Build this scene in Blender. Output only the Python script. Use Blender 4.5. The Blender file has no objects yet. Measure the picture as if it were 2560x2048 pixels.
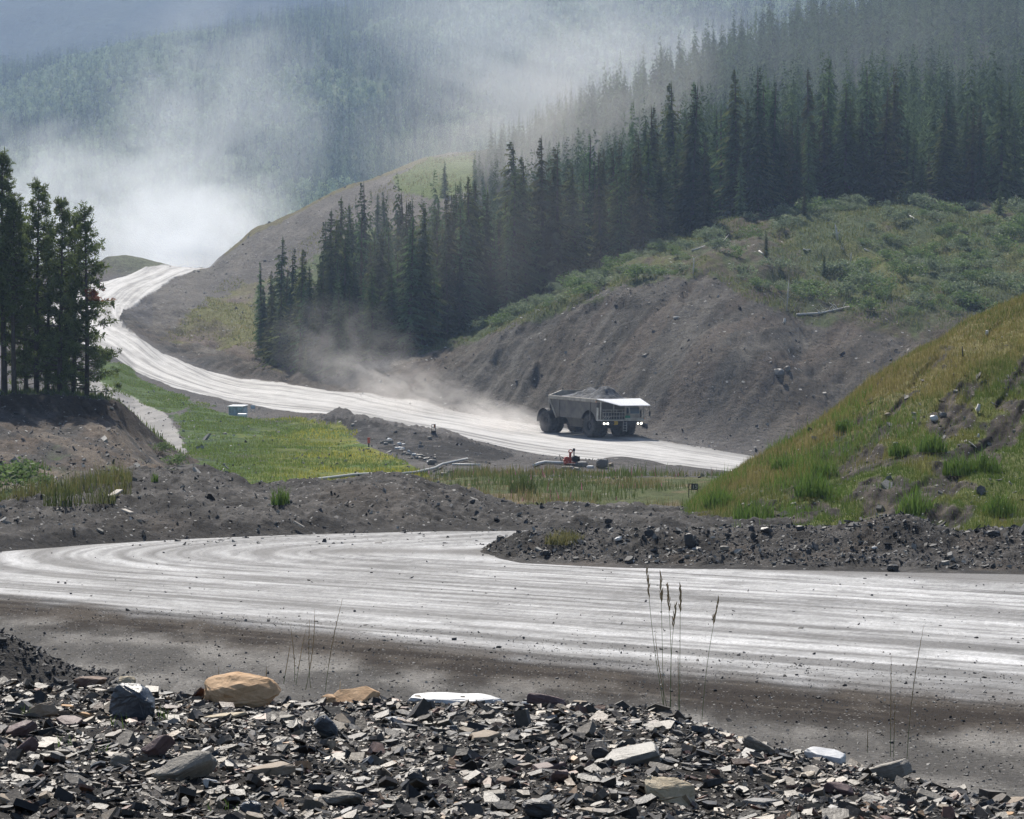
import bpy, math, random
import numpy as np
from mathutils import Vector, Matrix
R = math.radians
SC = bpy.context.scene
COL = SC.collection

# ------------------------------------------------------------------ camera
F, YH = 7260.0, 940.0          # focal length and horizon row, in pixels of the 2560 x 2048 photograph
cam_d = bpy.data.cameras.new('camera'); cam = bpy.data.objects.new('camera', cam_d); COL.objects.link(cam)
cam_d.sensor_width = 36.0; cam_d.lens = 36.0 * F / 2560.0
cam_d.shift_y = -(1024 - YH) / 2560.0
cam.location = (0, 0, 0); cam.rotation_euler = (R(90), 0, 0)
cam_d.clip_start = 0.5; cam_d.clip_end = 20000
SC.camera = cam

# ------------------------------------------------------------------ sky and sun
SUN_AZ, SUN_EL = -14.0, 48.0
W = bpy.data.worlds.new('World'); SC.world = W; W.use_nodes = True
wn = W.node_tree.nodes; sky = wn.new('ShaderNodeTexSky'); sky.sky_type = 'NISHITA'; sky.sun_disc = False
sky.sun_elevation = R(SUN_EL); sky.sun_rotation = R(SUN_AZ); sky.air_density = 1.0; sky.dust_density = 1.5
W.node_tree.links.new(sky.outputs[0], wn['Background'].inputs[0]); wn['Background'].inputs[1].default_value = 0.065
sl = bpy.data.lights.new('sun', 'SUN'); sl.energy = 5.0; sl.angle = R(0.5); sl.color = (1.0, 0.935, 0.84)
so = bpy.data.objects.new('sun', sl); COL.objects.link(so)
sdir = Vector((math.sin(R(SUN_AZ)) * math.cos(R(SUN_EL)), math.cos(R(SUN_AZ)) * math.cos(R(SUN_EL)), math.sin(R(SUN_EL))))
so.rotation_euler = sdir.to_track_quat('Z', 'Y').to_euler(); so.location = (0, 300, 400)
vs = SC.view_settings; vs.view_transform = 'Standard'; vs.look = 'None'; vs.exposure = 0.45; vs.gamma = 1.0
SC.render.engine = 'CYCLES'
cy = SC.cycles; cy.max_bounces = 5; cy.diffuse_bounces = 2; cy.glossy_bounces = 2; cy.transmission_bounces = 2
cy.volume_bounces = 3; cy.use_denoising = True; cy.volume_step_rate = 1.0; cy.volume_max_steps = 96
cy.sample_clamp_indirect = 6.0

# ------------------------------------------------------------------ helpers: tags, objects, materials
def tag(o, label=None, cat=None, group=None, kind=None):
    if label: o['label'] = label
    if cat: o['category'] = cat
    if group: o['group'] = group
    if kind: o['kind'] = kind
    return o
def empty(name, loc=(0, 0, 0), rz=0.0):
    o = bpy.data.objects.new(name, None); COL.objects.link(o); o.location = loc; o.rotation_euler = (0, 0, rz)
    o.empty_display_size = 0.2; return o
def copy_tree(o, parent=None):
    c = o.copy(); COL.objects.link(c); c.parent = parent
    for ch in list(o.children): copy_tree(ch, c)
    return c

def mkmesh(name, V, Fq=None, Ft=None, mat=None, parent=None, col=None, smooth=False, link=True):
    V = np.asarray(V, np.float32).reshape(-1, 3)
    me = bpy.data.meshes.new(name); loops = []; starts = []; n = 0
    parts = []
    if Fq is not None and len(Fq): parts.append((np.asarray(Fq, np.int32).reshape(-1, 4), 4))
    if Ft is not None and len(Ft): parts.append((np.asarray(Ft, np.int32).reshape(-1, 3), 3))
    me.vertices.add(len(V)); me.vertices.foreach_set('co', V.ravel())
    for a, k in parts:
        loops.append(a.ravel()); starts.append(n + np.arange(len(a)) * k); n += a.size
    L = np.concatenate(loops); S = np.concatenate(starts)
    me.loops.add(len(L)); me.loops.foreach_set('vertex_index', L)
    me.polygons.add(len(S)); me.polygons.foreach_set('loop_start', S)
    if smooth: me.polygons.foreach_set('use_smooth', np.ones(len(S), bool))
    me.update(calc_edges=True)
    if not smooth: me.shade_flat()
    if col is not None:
        a = me.color_attributes.new('col', 'FLOAT_COLOR', 'POINT')
        c = np.ones((len(V), 4), np.float32); c[:, :3] = np.asarray(col, np.float32).reshape(-1, 3); a.data.foreach_set('color', c.ravel())
    if mat is not None: me.materials.append(mat)
    if not link: return me
    o = bpy.data.objects.new(name, me); COL.objects.link(o); o.parent = parent
    return o

class MB:
    def __init__(s): s.v = []; s.f = []
    def add(s, vs_, fs): b = len(s.v); s.v += [tuple(v) for v in vs_]; s.f += [tuple(b + i for i in f) for f in fs]; return s
    def box(s, c, d, rot=None, taper=1.0):
        vs_ = []
        for z in (-1, 1):
            k = taper if z > 0 else 1
            for x, y in ((-1, -1), (1, -1), (1, 1), (-1, 1)):
                p = Vector((x * d[0] / 2 * k, y * d[1] / 2 * k, z * d[2] / 2))
                if rot is not None: p = rot @ p
                vs_.append(p + Vector(c))
        return s.add(vs_, [(3, 2, 1, 0), (4, 5, 6, 7), (0, 1, 5, 4), (1, 2, 6, 5), (2, 3, 7, 6), (3, 0, 4, 7)])
    def tube(s, p0, p1, r0, r1=None, n=8, caps=True):
        r1 = r0 if r1 is None else r1
        p0, p1 = Vector(p0), Vector(p1); d = (p1 - p0).normalized(); a = d.orthogonal().normalized(); b = d.cross(a)
        vs_ = [p + (a * math.cos(2 * math.pi * i / n) + b * math.sin(2 * math.pi * i / n)) * r for p, r in ((p0, r0), (p1, r1)) for i in range(n)]
        fs = [(i, (i + 1) % n, n + (i + 1) % n, n + i) for i in range(n)]
        if caps: fs += [tuple(range(n - 1, -1, -1)), tuple(range(n, 2 * n))]
        return s.add(vs_, fs)
    def path(s, pts, rad, n=6):
        pts = [Vector(p) for p in pts]; rings = []; m = len(pts); a = None
        rad = rad if hasattr(rad, '__len__') else [rad] * m
        for i, p in enumerate(pts):
            d = (pts[min(i + 1, m - 1)] - pts[max(i - 1, 0)]).normalized()
            a = (d.orthogonal() if a is None else a - d * a.dot(d)).normalized(); b = d.cross(a)
            rings += [p + (a * math.cos(2 * math.pi * k / n) + b * math.sin(2 * math.pi * k / n)) * rad[i] for k in range(n)]
        fs = [(i * n + k, i * n + (k + 1) % n, (i + 1) * n + (k + 1) % n, (i + 1) * n + k) for i in range(m - 1) for k in range(n)]
        fs += [tuple(range(n - 1, -1, -1)), tuple((m - 1) * n + k for k in range(n))]
        return s.add(rings, fs)
    def prism(s, poly, axis, a, b):
        # poly: 2-D outline, extruded along axis (0,1,2) from a to b
        def P(u, v, w): return ((w, u, v), (u, w, v), (u, v, w))[axis]
        n = len(poly); vs_ = [P(u, v, a) for u, v in poly] + [P(u, v, b) for u, v in poly]
        fs = [(i, (i + 1) % n, n + (i + 1) % n, n + i) for i in range(n)] + [tuple(range(n - 1, -1, -1)), tuple(range(n, 2 * n))]
        return s.add(vs_, fs)
    def lathe(s, prof, c=(0, 0, 0), axis=1, n=32, ang=2 * math.pi, a0=0.0):
        # prof: list of (r, h) along the axis
        full = abs(ang - 2 * math.pi) < 1e-6; m = n if full else n + 1; vs_ = []
        for r, h in prof:
            for k in range(m):
                t = a0 + ang * k / n; q = (r * math.cos(t), r * math.sin(t))
                p = ((h, q[0], q[1]), (q[0], h, q[1]), (q[0], q[1], h))[axis]
                vs_.append((p[0] + c[0], p[1] + c[1], p[2] + c[2]))
        fs = []
        for i in range(len(prof) - 1):
            for k in range(n):
                k2 = (k + 1) % m; fs.append((i * m + k, i * m + k2, (i + 1) * m + k2, (i + 1) * m + k))
        return s.add(vs_, fs)
    def build(s, name, mat, parent=None, bevel=0.0, smooth=False):
        me = bpy.data.meshes.new(name); me.from_pydata(s.v, [], s.f); me.materials.append(mat)
        import bmesh
        bm = bmesh.new(); bm.from_mesh(me); bmesh.ops.recalc_face_normals(bm, faces=bm.faces[:])
        if bevel > 0: bmesh.ops.bevel(bm, geom=bm.edges[:], offset=bevel, segments=1, affect='EDGES', profile=0.5)
        bm.to_mesh(me); bm.free()
        if smooth:
            for p in me.polygons: p.use_smooth = True
        o = bpy.data.objects.new(name, me); COL.objects.link(o); o.parent = parent; return o

def node_mat(name):
    m = bpy.data.materials.new(name); m.use_nodes = True; nt = m.node_tree; b = nt.nodes['Principled BSDF']
    return m, nt, b
def N(nt, t, **kw):
    n = nt.nodes.new(t)
    for k, v in kw.items():
        if k.startswith('i_'): n.inputs[k[2:].replace('_', ' ')].default_value = v
        else: setattr(n, k, v)
    return n
def noise(nt, scale, detail=4, rough=0.6, vec=None, dist=0.0):
    n = nt.nodes.new('ShaderNodeTexNoise'); n.inputs['Scale'].default_value = scale; n.inputs['Detail'].default_value = detail
    n.inputs['Roughness'].default_value = rough; n.inputs['Distortion'].default_value = dist
    if vec is not None: nt.links.new(vec, n.inputs['Vector'])
    return n.outputs[0]
def ramp(nt, src, a, b, lo=0.0, hi=1.0):
    n = nt.nodes.new('ShaderNodeMapRange'); nt.links.new(src, n.inputs[0])
    for i, v in zip((1, 2, 3, 4), (a, b, lo, hi)): n.inputs[i].default_value = v
    return n.outputs[0]
def mth(nt, op, a, b=None):
    n = nt.nodes.new('ShaderNodeMath'); n.operation = op
    for i, x in enumerate((a, b)):
        if x is None: continue
        if isinstance(x, (int, float)): n.inputs[i].default_value = x
        else: nt.links.new(x, n.inputs[i])
    return n.outputs[0]
def mixc(nt, fac, a, b, mode='MIX'):
    n = nt.nodes.new('ShaderNodeMix'); n.data_type = 'RGBA'; n.blend_type = mode
    ins = (n.inputs[0], n.inputs[6], n.inputs[7])
    for s_, x in zip(ins, (fac, a, b)):
        if isinstance(x, (int, float)): s_.default_value = x
        elif isinstance(x, tuple): s_.default_value = (*x, 1) if len(x) == 3 else x
        else: nt.links.new(x, s_)
    return n.outputs[2]
def bump(nt, b, h, strength, dist):
    n = nt.nodes.new('ShaderNodeBump'); n.inputs['Strength'].default_value = strength; n.inputs['Distance'].default_value = dist
    nt.links.new(h, n.inputs['Height']); nt.links.new(n.outputs[0], b.inputs['Normal'])

def ground_mat(name, scale, dist, var=0.35, rough=0.85, spec=0.3, strength=0.8, spots=0.0, rmin=None):
    # colour zones come from the mesh (soil, gravel, turf); fine grain and relief are procedural, in metres
    m, nt, b = node_mat(name)
    co = N(nt, 'ShaderNodeTexCoord').outputs['Object']
    at = N(nt, 'ShaderNodeAttribute', attribute_name='col')
    n1 = noise(nt, scale, 6, 0.7, co); n2 = noise(nt, scale * 5.3, 3, 0.6, co)
    f = mth(nt, 'MULTIPLY', ramp(nt, n1, 0.25, 0.75, 1 - var, 1 + var), ramp(nt, n2, 0.25, 0.75, 1 - var, 1 + var))
    c = mixc(nt, 1.0, at.outputs['Color'], N(nt, 'ShaderNodeCombineXYZ').outputs[0], 'MULTIPLY')
    cx = c.node; cmb = [n for n in nt.nodes if n.bl_idname == 'ShaderNodeCombineXYZ'][-1]
    for i in range(3): nt.links.new(f, cmb.inputs[i])
    if spots > 0:
        v = nt.nodes.new('ShaderNodeTexVoronoi'); v.inputs['Scale'].default_value = scale * 1.6; nt.links.new(co, v.inputs['Vector'])
        sp = nt.nodes.new('ShaderNodeSeparateColor'); nt.links.new(v.outputs['Color'], sp.inputs[0])
        k = mth(nt, 'MULTIPLY', mth(nt, 'GREATER_THAN', sp.outputs[0], 1 - spots), mth(nt, 'LESS_THAN', v.outputs['Distance'], 0.32))
        c = mixc(nt, k, c, (0.42, 0.41, 0.39))
    nt.links.new(c, b.inputs['Base Color'])
    b.inputs['Roughness'].default_value = rough; b.inputs['Specular IOR Level'].default_value = spec
    if rmin is not None:
        nt.links.new(ramp(nt, n1, 0.3, 0.7, rmin, rough), b.inputs['Roughness'])
    h = mth(nt, 'ADD', n1, mth(nt, 'MULTIPLY', n2, 0.35))
    bump(nt, b, h, strength, dist)
    return m
def leaf_mat(name, trans=0.35, rough=0.6, color=None, var=0.3, spec=.2):
    m, nt, b = node_mat(name); out = nt.nodes['Material Output']
    if color is None:
        c = N(nt, 'ShaderNodeAttribute', attribute_name='col').outputs['Color']
    else:
        oi = N(nt, 'ShaderNodeObjectInfo'); co = N(nt, 'ShaderNodeTexCoord').outputs['Object']
        n1 = noise(nt, 1.3, 3, 0.6, co)
        k = mth(nt, 'MULTIPLY', ramp(nt, oi.outputs['Random'], 0, 1, 1 - var, 1 + var), ramp(nt, n1, 0.3, 0.7, 1 - var, 1 + var))
        cmb = N(nt, 'ShaderNodeCombineXYZ')
        for i in range(3): nt.links.new(k, cmb.inputs[i])
        c = mixc(nt, 1.0, color, cmb.outputs[0], 'MULTIPLY')
    nt.links.new(c, b.inputs['Base Color']); b.inputs['Roughness'].default_value = rough; b.inputs['Specular IOR Level'].default_value = spec
    if trans > 0:
        tr = N(nt, 'ShaderNodeBsdfTranslucent'); nt.links.new(c, tr.inputs[0]); mx = N(nt, 'ShaderNodeMixShader'); mx.inputs[0].default_value = trans
        nt.links.new(b.outputs[0], mx.inputs[1]); nt.links.new(tr.outputs[0], mx.inputs[2]); nt.links.new(mx.outputs[0], out.inputs[0])
    return m
def paint(name, color, rough=0.5, metal=0.0, var=0.25, scale=2.0, dirt=None, bmp=0.0, spec=0.5):
    m, nt, b = node_mat(name); co = N(nt, 'ShaderNodeTexCoord').outputs['Object']
    n1 = noise(nt, scale, 6, 0.65, co, 0.3)
    k = ramp(nt, n1, 0.3, 0.7, 1 - var, 1 + var); cmb = N(nt, 'ShaderNodeCombineXYZ')
    for i in range(3): nt.links.new(k, cmb.inputs[i])
    c = mixc(nt, 1.0, color, cmb.outputs[0], 'MULTIPLY')
    if dirt: c = mixc(nt, ramp(nt, noise(nt, scale * 0.7, 5, 0.7, co), 0.42, 0.62), c, dirt)
    nt.links.new(c, b.inputs['Base Color']); b.inputs['Roughness'].default_value = rough; b.inputs['Metallic'].default_value = metal
    b.inputs['Specular IOR Level'].default_value = spec
    if bmp > 0: bump(nt, b, noise(nt, scale * 4, 5, 0.7, co), 0.7, bmp)
    return m

# ------------------------------------------------------------------ noise in numpy
def _h(ix, iy, seed):
    n = (ix.astype(np.int64) * 374761393 + iy.astype(np.int64) * 668265263 + seed * 1442695041) & 0xffffffff
    n = ((n ^ (n >> 13)) * 1274126177) & 0xffffffff
    return ((n ^ (n >> 16)) & 0xffff) / 65535.0
def vnoise(x, y, seed=0):
    x = np.asarray(x, float); y = np.asarray(y, float); ix = np.floor(x); iy = np.floor(y); fx = x - ix; fy = y - iy
    fx = fx * fx * (3 - 2 * fx); fy = fy * fy * (3 - 2 * fy); ix = ix.astype(np.int64); iy = iy.astype(np.int64)
    a = _h(ix, iy, seed); b = _h(ix + 1, iy, seed); c = _h(ix, iy + 1, seed); d = _h(ix + 1, iy + 1, seed)
    return (a * (1 - fx) + b * fx) * (1 - fy) + (c * (1 - fx) + d * fx) * fy
def fbm(x, y, oct=4, seed=0, gain=0.5):
    s = 0; a = 1; t = 0
    for i in range(oct):
        s = s + a * (vnoise(x * 2 ** i + 17.3 * i, y * 2 ** i + 5.1 * i, seed + i) - 0.5) * 2; t += a; a *= gain
    return s / t
def sstep(x, a, b):
    t = np.clip((x - a) / (b - a), 0, 1); return t * t * (3 - 2 * t)
def inpoly(px, py, poly):
    poly = np.asarray(poly, float); r = np.zeros(px.shape, bool); n = len(poly)
    for i in range(n):
        x0, y0 = poly[i]; x1, y1 = poly[(i + 1) % n]
        if y0 == y1: continue
        c = ((y0 > py) != (y1 > py)) & (px < (x1 - x0) * (py - y0) / (y1 - y0) + x0); r ^= c
    return r
def mixa(a, b, t): t = np.asarray(t)[..., None]; return np.asarray(a) * (1 - t) + np.asarray(b) * t

# ------------------------------------------------------------------ lofted land: lines of (px, D, py)
def at(px, py, D): return Vector(((px - 1280) / F * D, D, -(py - YH) / F * D))
def pyz(z, D): return YH - z / D * F
def evl(cols, pts):
    a = np.asarray(pts, float); d = np.interp(cols, a[:, 0], a[:, 1]); p = np.interp(cols, a[:, 0], a[:, 2])
    k = np.array([1, 2, 3, 2, 1.]); k /= k.sum()
    def sm(v): q = np.pad(v, 2, mode='edge'); return np.convolve(q, k, 'valid')
    return sm(d), -(sm(p) - YH) / F * sm(d)
def loft(cols, lines, rows):
    DD, ZZ = zip(*[evl(cols, l) for l in lines]); D = np.array(DD); Z = np.array(ZZ)      # (K, C)
    K = len(lines); h = np.maximum(np.diff(D, axis=0), 1e-3); s = np.diff(Z, axis=0) / h; m = np.zeros_like(Z)
    m[0] = s[0]; m[-1] = s[-1]
    for k in range(1, K - 1):
        w1 = 2 * h[k] + h[k - 1]; w2 = h[k] + 2 * h[k - 1]; ok = s[k - 1] * s[k] > 0
        with np.errstate(divide='ignore', invalid='ignore'):
            m[k] = np.where(ok, (w1 + w2) / (w1 / np.where(ok, s[k - 1], 1) + w2 / np.where(ok, s[k], 1)), 0)
    Ds = []; Zs = []; Ts = []
    for k in range(K - 1):
        n = rows[k]
        for j in range(n + (k == K - 2)):
            t = j / n; Ds.append(D[k] + h[k] * t); Ts.append(k + t)
            h00 = 2 * t**3 - 3 * t**2 + 1; h10 = t**3 - 2 * t**2 + t; h01 = -2 * t**3 + 3 * t**2; h11 = t**3 - t**2
            Zs.append(h00 * Z[k] + h10 * h[k] * m[k] + h01 * Z[k + 1] + h11 * h[k] * m[k + 1])
    Y = np.array(Ds); Zg = np.array(Zs); X = (cols[None, :] - 1280) / F * Y; T = np.repeat(np.array(Ts)[:, None], len(cols), 1)
    return X, Y, Zg, T
class Land:
    def __init__(s, cols, lines, rows): s.cols = cols; s.X, s.Y, s.Z, s.T = loft(cols, lines, rows); s.PX = np.repeat(cols[None, :], s.Y.shape[0], 0)
    def upd(s): s.PY = YH - s.Z / s.Y * F
    def z(s, px, D):
        i = int(np.clip(round((px - s.cols[0]) / (s.cols[1] - s.cols[0])), 0, len(s.cols) - 1)); return float(np.interp(D, s.Y[:, i], s.Z[:, i]))
    def zxy(s, x, y): return s.z(1280 + x * F / y, y)
    def mesh(s, name, mat, col, mask=None):
        nr, nc = s.X.shape; idx = np.arange(nr * nc).reshape(nr, nc)
        q = np.stack([idx[:-1, :-1], idx[:-1, 1:], idx[1:, 1:], idx[1:, :-1]], -1)
        if mask is not None: q = q[mask[:-1, :-1]]
        q = q.reshape(-1, 4); u, inv = np.unique(q, return_inverse=True)
        V = np.stack([s.X, s.Y, s.Z], -1).reshape(-1, 3)[u]
        return mkmesh(name, V, inv.reshape(-1, 4), None, mat, None, col.reshape(-1, 3)[u], smooth=True)

GREY = np.array([0.118, 0.110, 0.103]); DGREY = np.array([0.046, 0.043, 0.041]); BROWN = np.array([0.12, 0.095, 0.075])
DUST = np.array([0.36, 0.35, 0.335]); GRASS = np.array([0.085, 0.135, 0.03]); YGRASS = np.array([0.26, 0.25, 0.035]); TAN = np.array([0.24, 0.19, 0.11])
DGREEN = np.array([0.05, 0.085, 0.035])

# ------------------------------------------------------------------ the valley: field, haul road, cut slope, brown hill, forested rise
def const(d, z): return [(-700, d, pyz(z, d)), (3300, d, pyz(z, d))]
vc = np.arange(-500, 3080, 4.0)
L_V = [
 const(88, -5.6),
 [(-700, 140, 1222), (1000, 140, 1222), (1150, 125, 1232), (1700, 125, 1226), (3300, 125, 1226)],
 [(-700, 190, 1150), (430, 190, 1150), (700, 188, 1160), (1100, 188, 1172), (1400, 190, 1178), (1800, 195, 1196), (3300, 195, 1215)],
 [(-700, 395, 905), (60, 395, 900), (284, 400, 893), (337, 390, 934), (426, 370, 971), (568, 347, 1011), (700, 328, 1034), (800, 318, 1042), (906, 308, 1053), (1080, 293, 1084), (1156, 287, 1097), (1292, 276, 1128), (1400, 268, 1146), (1564, 260, 1160), (1710, 254, 1175), (1827, 248, 1190), (2000, 240, 1212), (3300, 230, 1300)],
 [(-700, 440, 840), (345, 440, 840), (406, 428, 881), (527, 412, 929), (600, 400, 946), (700, 384, 956), (843, 366, 979), (1035, 350, 1012), (1156, 340, 1031), (1278, 331, 1052), (1400, 322, 1069), (1601, 306, 1096), (1889, 292, 1141), (2050, 284, 1166), (3300, 270, 1262)],
 [(-700, 478, 800), (300, 478, 797), (400, 452, 846), (527, 433, 905), (688, 396, 938), (843, 380, 950), (973, 370, 935), (1100, 365, 900), (1187, 362, 880), (1306, 358, 815), (1424, 355, 765), (1543, 352, 735), (1662, 352, 712), (1780, 352, 700), (1900, 350, 730), (2000, 348, 775), (2137, 345, 800), (2300, 340, 830), (3300, 330, 850)],
 [(-700, 515, 757), (350, 515, 757), (450, 490, 795), (560, 465, 840), (688, 420, 905), (973, 392, 885), (1187, 394, 826), (1306, 398, 766), (1424, 402, 706), (1543, 403, 660), (1662, 408, 612), (1780, 412, 575), (1900, 417, 550), (2077, 425, 520), (2560, 430, 520), (3300, 435, 510)],
 [(-700, 560, 710), (350, 565, 704), (450, 560, 712), (560, 560, 735), (700, 560, 740), (973, 530, 690), (1187, 530, 640), (1424, 560, 560), (1700, 600, 450), (2100, 620, 360), (2560, 640, 300), (3300, 650, 240)],
 [(-700, 612, 690), (300, 612, 681), (426, 620, 672), (522, 625, 669), (570, 630, 627), (641, 640, 568), (712, 645, 539), (831, 660, 474), (950, 680, 440), (1068, 700, 396), (1187, 720, 390), (1300, 800, 390), (1460, 850, 325), (1700, 900, 250), (1900, 950, 180), (2200, 1000, 95), (2560, 1050, 0), (3300, 1080, -140)],
 [(-700, 700, 745), (500, 700, 745), (700, 720, 640), (1000, 760, 520), (1200, 820, 470), (1700, 1000, 330), (2200, 1120, 170), (3300, 1200, 0)],
 const(860, -25)[:1] + [(1000, 860, pyz(-10, 860)), (1300, 900, pyz(20, 900)), (1700, 1080, pyz(40, 1080)), (2200, 1250, pyz(50, 1250)), (3300, 1350, pyz(50, 1350))],
]
VL = Land(vc, L_V, [26, 46, 90, 70, 46, 50, 60, 60, 10, 6])
X, Y = VL.X, VL.Y
VL.upd()
HAUL = [(2080, 1226), (1827, 1190), (1710, 1175), (1564, 1158), (1459, 1148), (1355, 1137), (1292, 1126), (1156, 1093), (1080, 1080), (983, 1060), (906, 1047), (809, 1034), (740, 1032), (568, 1001), (426, 965), (337, 930), (284, 888), (180, 850), (110, 805), (130, 752), (200, 717), (260, 704), (333, 684), (426, 671), (520, 671), (438, 691), (390, 725), (350, 748), (325, 768), (308, 786), (301, 802), (310, 818), (345, 843), (406, 882), (527, 930), (600, 947), (700, 957), (843, 980), (1035, 1013), (1156, 1032), (1278, 1053), (1401, 1070), (1601, 1096), (1889, 1142), (2100, 1172)]
SIDE = [(180, 940), (264, 961), (330, 993), (406, 1034), (428, 1048), (450, 1098), (472, 1140), (478, 1162), (380, 1162), (330, 1070), (256, 992), (180, 965)]
jx = fbm(X * .35, Y * .12, 3, 5) * 6; jy = fbm(X * .35, Y * .12, 3, 9) * 2.5
mh = inpoly(VL.PX + jx, VL.PY + jy, HAUL) & (Y > 225) & (Y < 622)
ms = inpoly(VL.PX + jx, VL.PY + jy, SIDE) & (Y > 150) & (Y < 420)
# relief, in metres: small on the roads, gullies on the cut slope, lumps elsewhere
band = VL.T; PXv = VL.PX
cut = sstep(band, 4.02, 4.4) * (1 - sstep(band, 6.0, 6.6))
rel = 0.10 * fbm(X * .6, Y * .3, 4, 3) + 0.22 * fbm(X * .12, Y * .06, 3, 31)
G1 = X - .52 * Y; rel = rel + cut * (1.2 * fbm(G1 * .11, Y * .04, 3, 41) + .9 * fbm(X * .12, Y * .05, 3, 47) - 1.0 * sstep(fbm(X * .2, Y * .09, 3, 48), .2, .5) + .6 * np.abs(fbm(G1 * .5, Y * .05, 4, 43)) + .34 * np.abs(fbm(G1 * 1.7, Y * .12, 3, 44)) + .42 * fbm(X * .5, Y * .25, 5, 46, .62) + .5 * np.abs(((band * 3.1 + .5 * fbm(X * .05, Y * .03, 2, 49)) % 1) - .5))
rel = rel + sstep(band, 6, 8) * 1.6 * fbm(X * .03, Y * .02, 4, 51)
lump = np.exp(-((X - np.interp(Y, [245, 305], [-3, -19])) / 5.5) ** 2) * sstep(Y, 236, 250) * (1 - sstep(Y, 300, 312)); rel = rel + lump * (.45 * fbm(X * .8, Y * .35, 4, 57) + .25 * np.abs(fbm(X * 2, Y * .8, 3, 58)))
rel = rel + sstep(band, 4.6, 5.4) * (1 - sstep(PXv, 1150, 1250)) * (.5 * fbm(X * .3, Y * .12, 4, 59) + .35 * np.abs(fbm((X - .6 * Y) * .5, Y * .05, 4, 60)))
rel = np.where(mh | ms, 0.03 * fbm(X * .3, Y * .15, 3, 61), rel)
ramp_in = sstep(band, 0, .5); VL.Z = VL.Z + rel * ramp_in
def bumpat(px, D, rx, rd, h):
    x0 = (px - 1280) / F * D; VL.Z = VL.Z + h * np.exp(-((X - x0) / rx) ** 2 - ((Y - D) / rd) ** 2)
global_bumps = [(330, 604, 7, 10, 2.2), (270, 600, 6, 9, 1.5), (800, 302, 1.2, 3, .9), (850, 293, 1.9, 4, 1.7), (905, 288, 1.5, 3.5, 1.3), (945, 282, 1.7, 4, 1.4), (1000, 277, 1.4, 4, 1.0), (1045, 271, 1.8, 4, 1.1), (1100, 262, 2.2, 5, 1.0), (1150, 257, 1.6, 4, .8), (960, 262, 3, 6, .9), (1190, 240, 4, 8, .7),
  (1330, 215, 5, 8, .7), (1480, 196, 7, 5, .8), (1600, 222, 4, 6, 1.0), (1540, 228, 3, 5, .7), (1700, 205, 5, 6, .8), (1850, 322, 6, 10, 2.5), (1760, 318, 4, 6, 1.6), (980, 362, 4, 6, 1.2), (1090, 352, 4, 6, 1.0), (1700, 325, 5, 8, 1.0)]
for b_ in global_bumps: bumpat(*b_)
VL.upd(); PX, PY = VL.PX, VL.PY
nz = fbm(X * .25, Y * .1, 5, 71); nf = fbm(X * 1.3, Y * .6, 3, 73); nl = fbm(X * .06, Y * .03, 4, 75)
col = mixa(GREY, GREY * 1.35 + .01, sstep(nz, -.3, .5)); col = mixa(col, BROWN * 1.1, sstep(nl, -.1, .5) * .6)
def zone(poly, c, soft=10, sharp=.0):
    global col
    m = inpoly(PX + nz * soft * 2.2 + nf * soft, PY + nf * soft * .6 + nz * soft, poly); col = np.where(m[..., None], c, col)
gr = mixa(GRASS, DGREEN, sstep(nf, -.2, .6)); yg = mixa(YGRASS, GRASS * 1.4, sstep(nz + nf * .7, -.1, .35))
zone([(250, 902), (325, 912), (345, 945), (410, 973), (474, 995), (467, 1018), (422, 1034), (365, 1016), (284, 976), (250, 962)], mixa(GRASS * 1.1, GRASS * .8, sstep(nf, -.3, .5)), 3)
zone([(436, 1050), (480, 1008), (560, 1032), (640, 1050), (760, 1048), (850, 1058), (905, 1110), (960, 1132), (1040, 1168), (1080, 1215), (1080, 1300), (440, 1300), (480, 1180), (460, 1100)], mixa(mixa(gr, yg, sstep(PX + nz * 260, 520, 860) * .8), BROWN * 1.5, sstep(nl + nf * .4 + nz * .3, .12, .45) * .75), 15)
zone([(1020, 1190), (1200, 1186), (1500, 1196), (1760, 1190), (1900, 1230), (1900, 1400), (1000, 1400)], mixa(np.array([.10, .12, .045]), TAN * .8, sstep(nf + nz, -.1, .5)), 8)
col = mixa(col, mixa(np.array([.15, .135, .115]), np.array([.20, .18, .15]), sstep(nz, -.3, .4)), np.clip(sstep(band, 4.6, 5.4) * (1 - sstep(PX, 1150, 1250)) * (PX > 380), 0, 1) * .85)
zone([(760, 1036), (906, 1048), (1000, 1066), (1080, 1084), (1160, 1097), (1290, 1136), (1220, 1160), (1090, 1165), (1000, 1135), (940, 1118), (905, 1108), (850, 1058)], mixa(DGREY * .8, GREY * .9, sstep(nf + nz, -.1, .7)), 6)
# hill behind the bend
zone([(400, 850), (470, 790), (560, 730), (640, 700), (700, 690), (700, 930), (560, 880), (480, 860)], mixa(np.array([.17, .165, .055]), BROWN * 1.5, sstep(nl + nz * .4, -.1, .45)), 12)
zone([(640, 720), (800, 640), (930, 560), (960, 620), (900, 760), (760, 840), (640, 860)], mixa(np.array([.11, .14, .05]), BROWN, sstep(nz, .1, .6)), 14)
zone([(980, 445), (1068, 398), (1190, 380), (1210, 470), (1100, 500), (1000, 480)], np.array([.15, .19, .06]), 6)
zone([(560, 622), (641, 562), (712, 532), (831, 468), (1068, 388), (1070, 402), (831, 486), (712, 552), (641, 582), (560, 640)], np.array([.17, .15, .07]), 2)
SHRUB = [(1068, 884), (1246, 831), (1424, 772), (1520, 724), (1662, 690), (1780, 690), (1852, 740), (1947, 776), (2018, 807), (2137, 819), (2300, 860), (3300, 900), (3300, 300), (1800, 300), (900, 600), (973, 900)]
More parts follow.
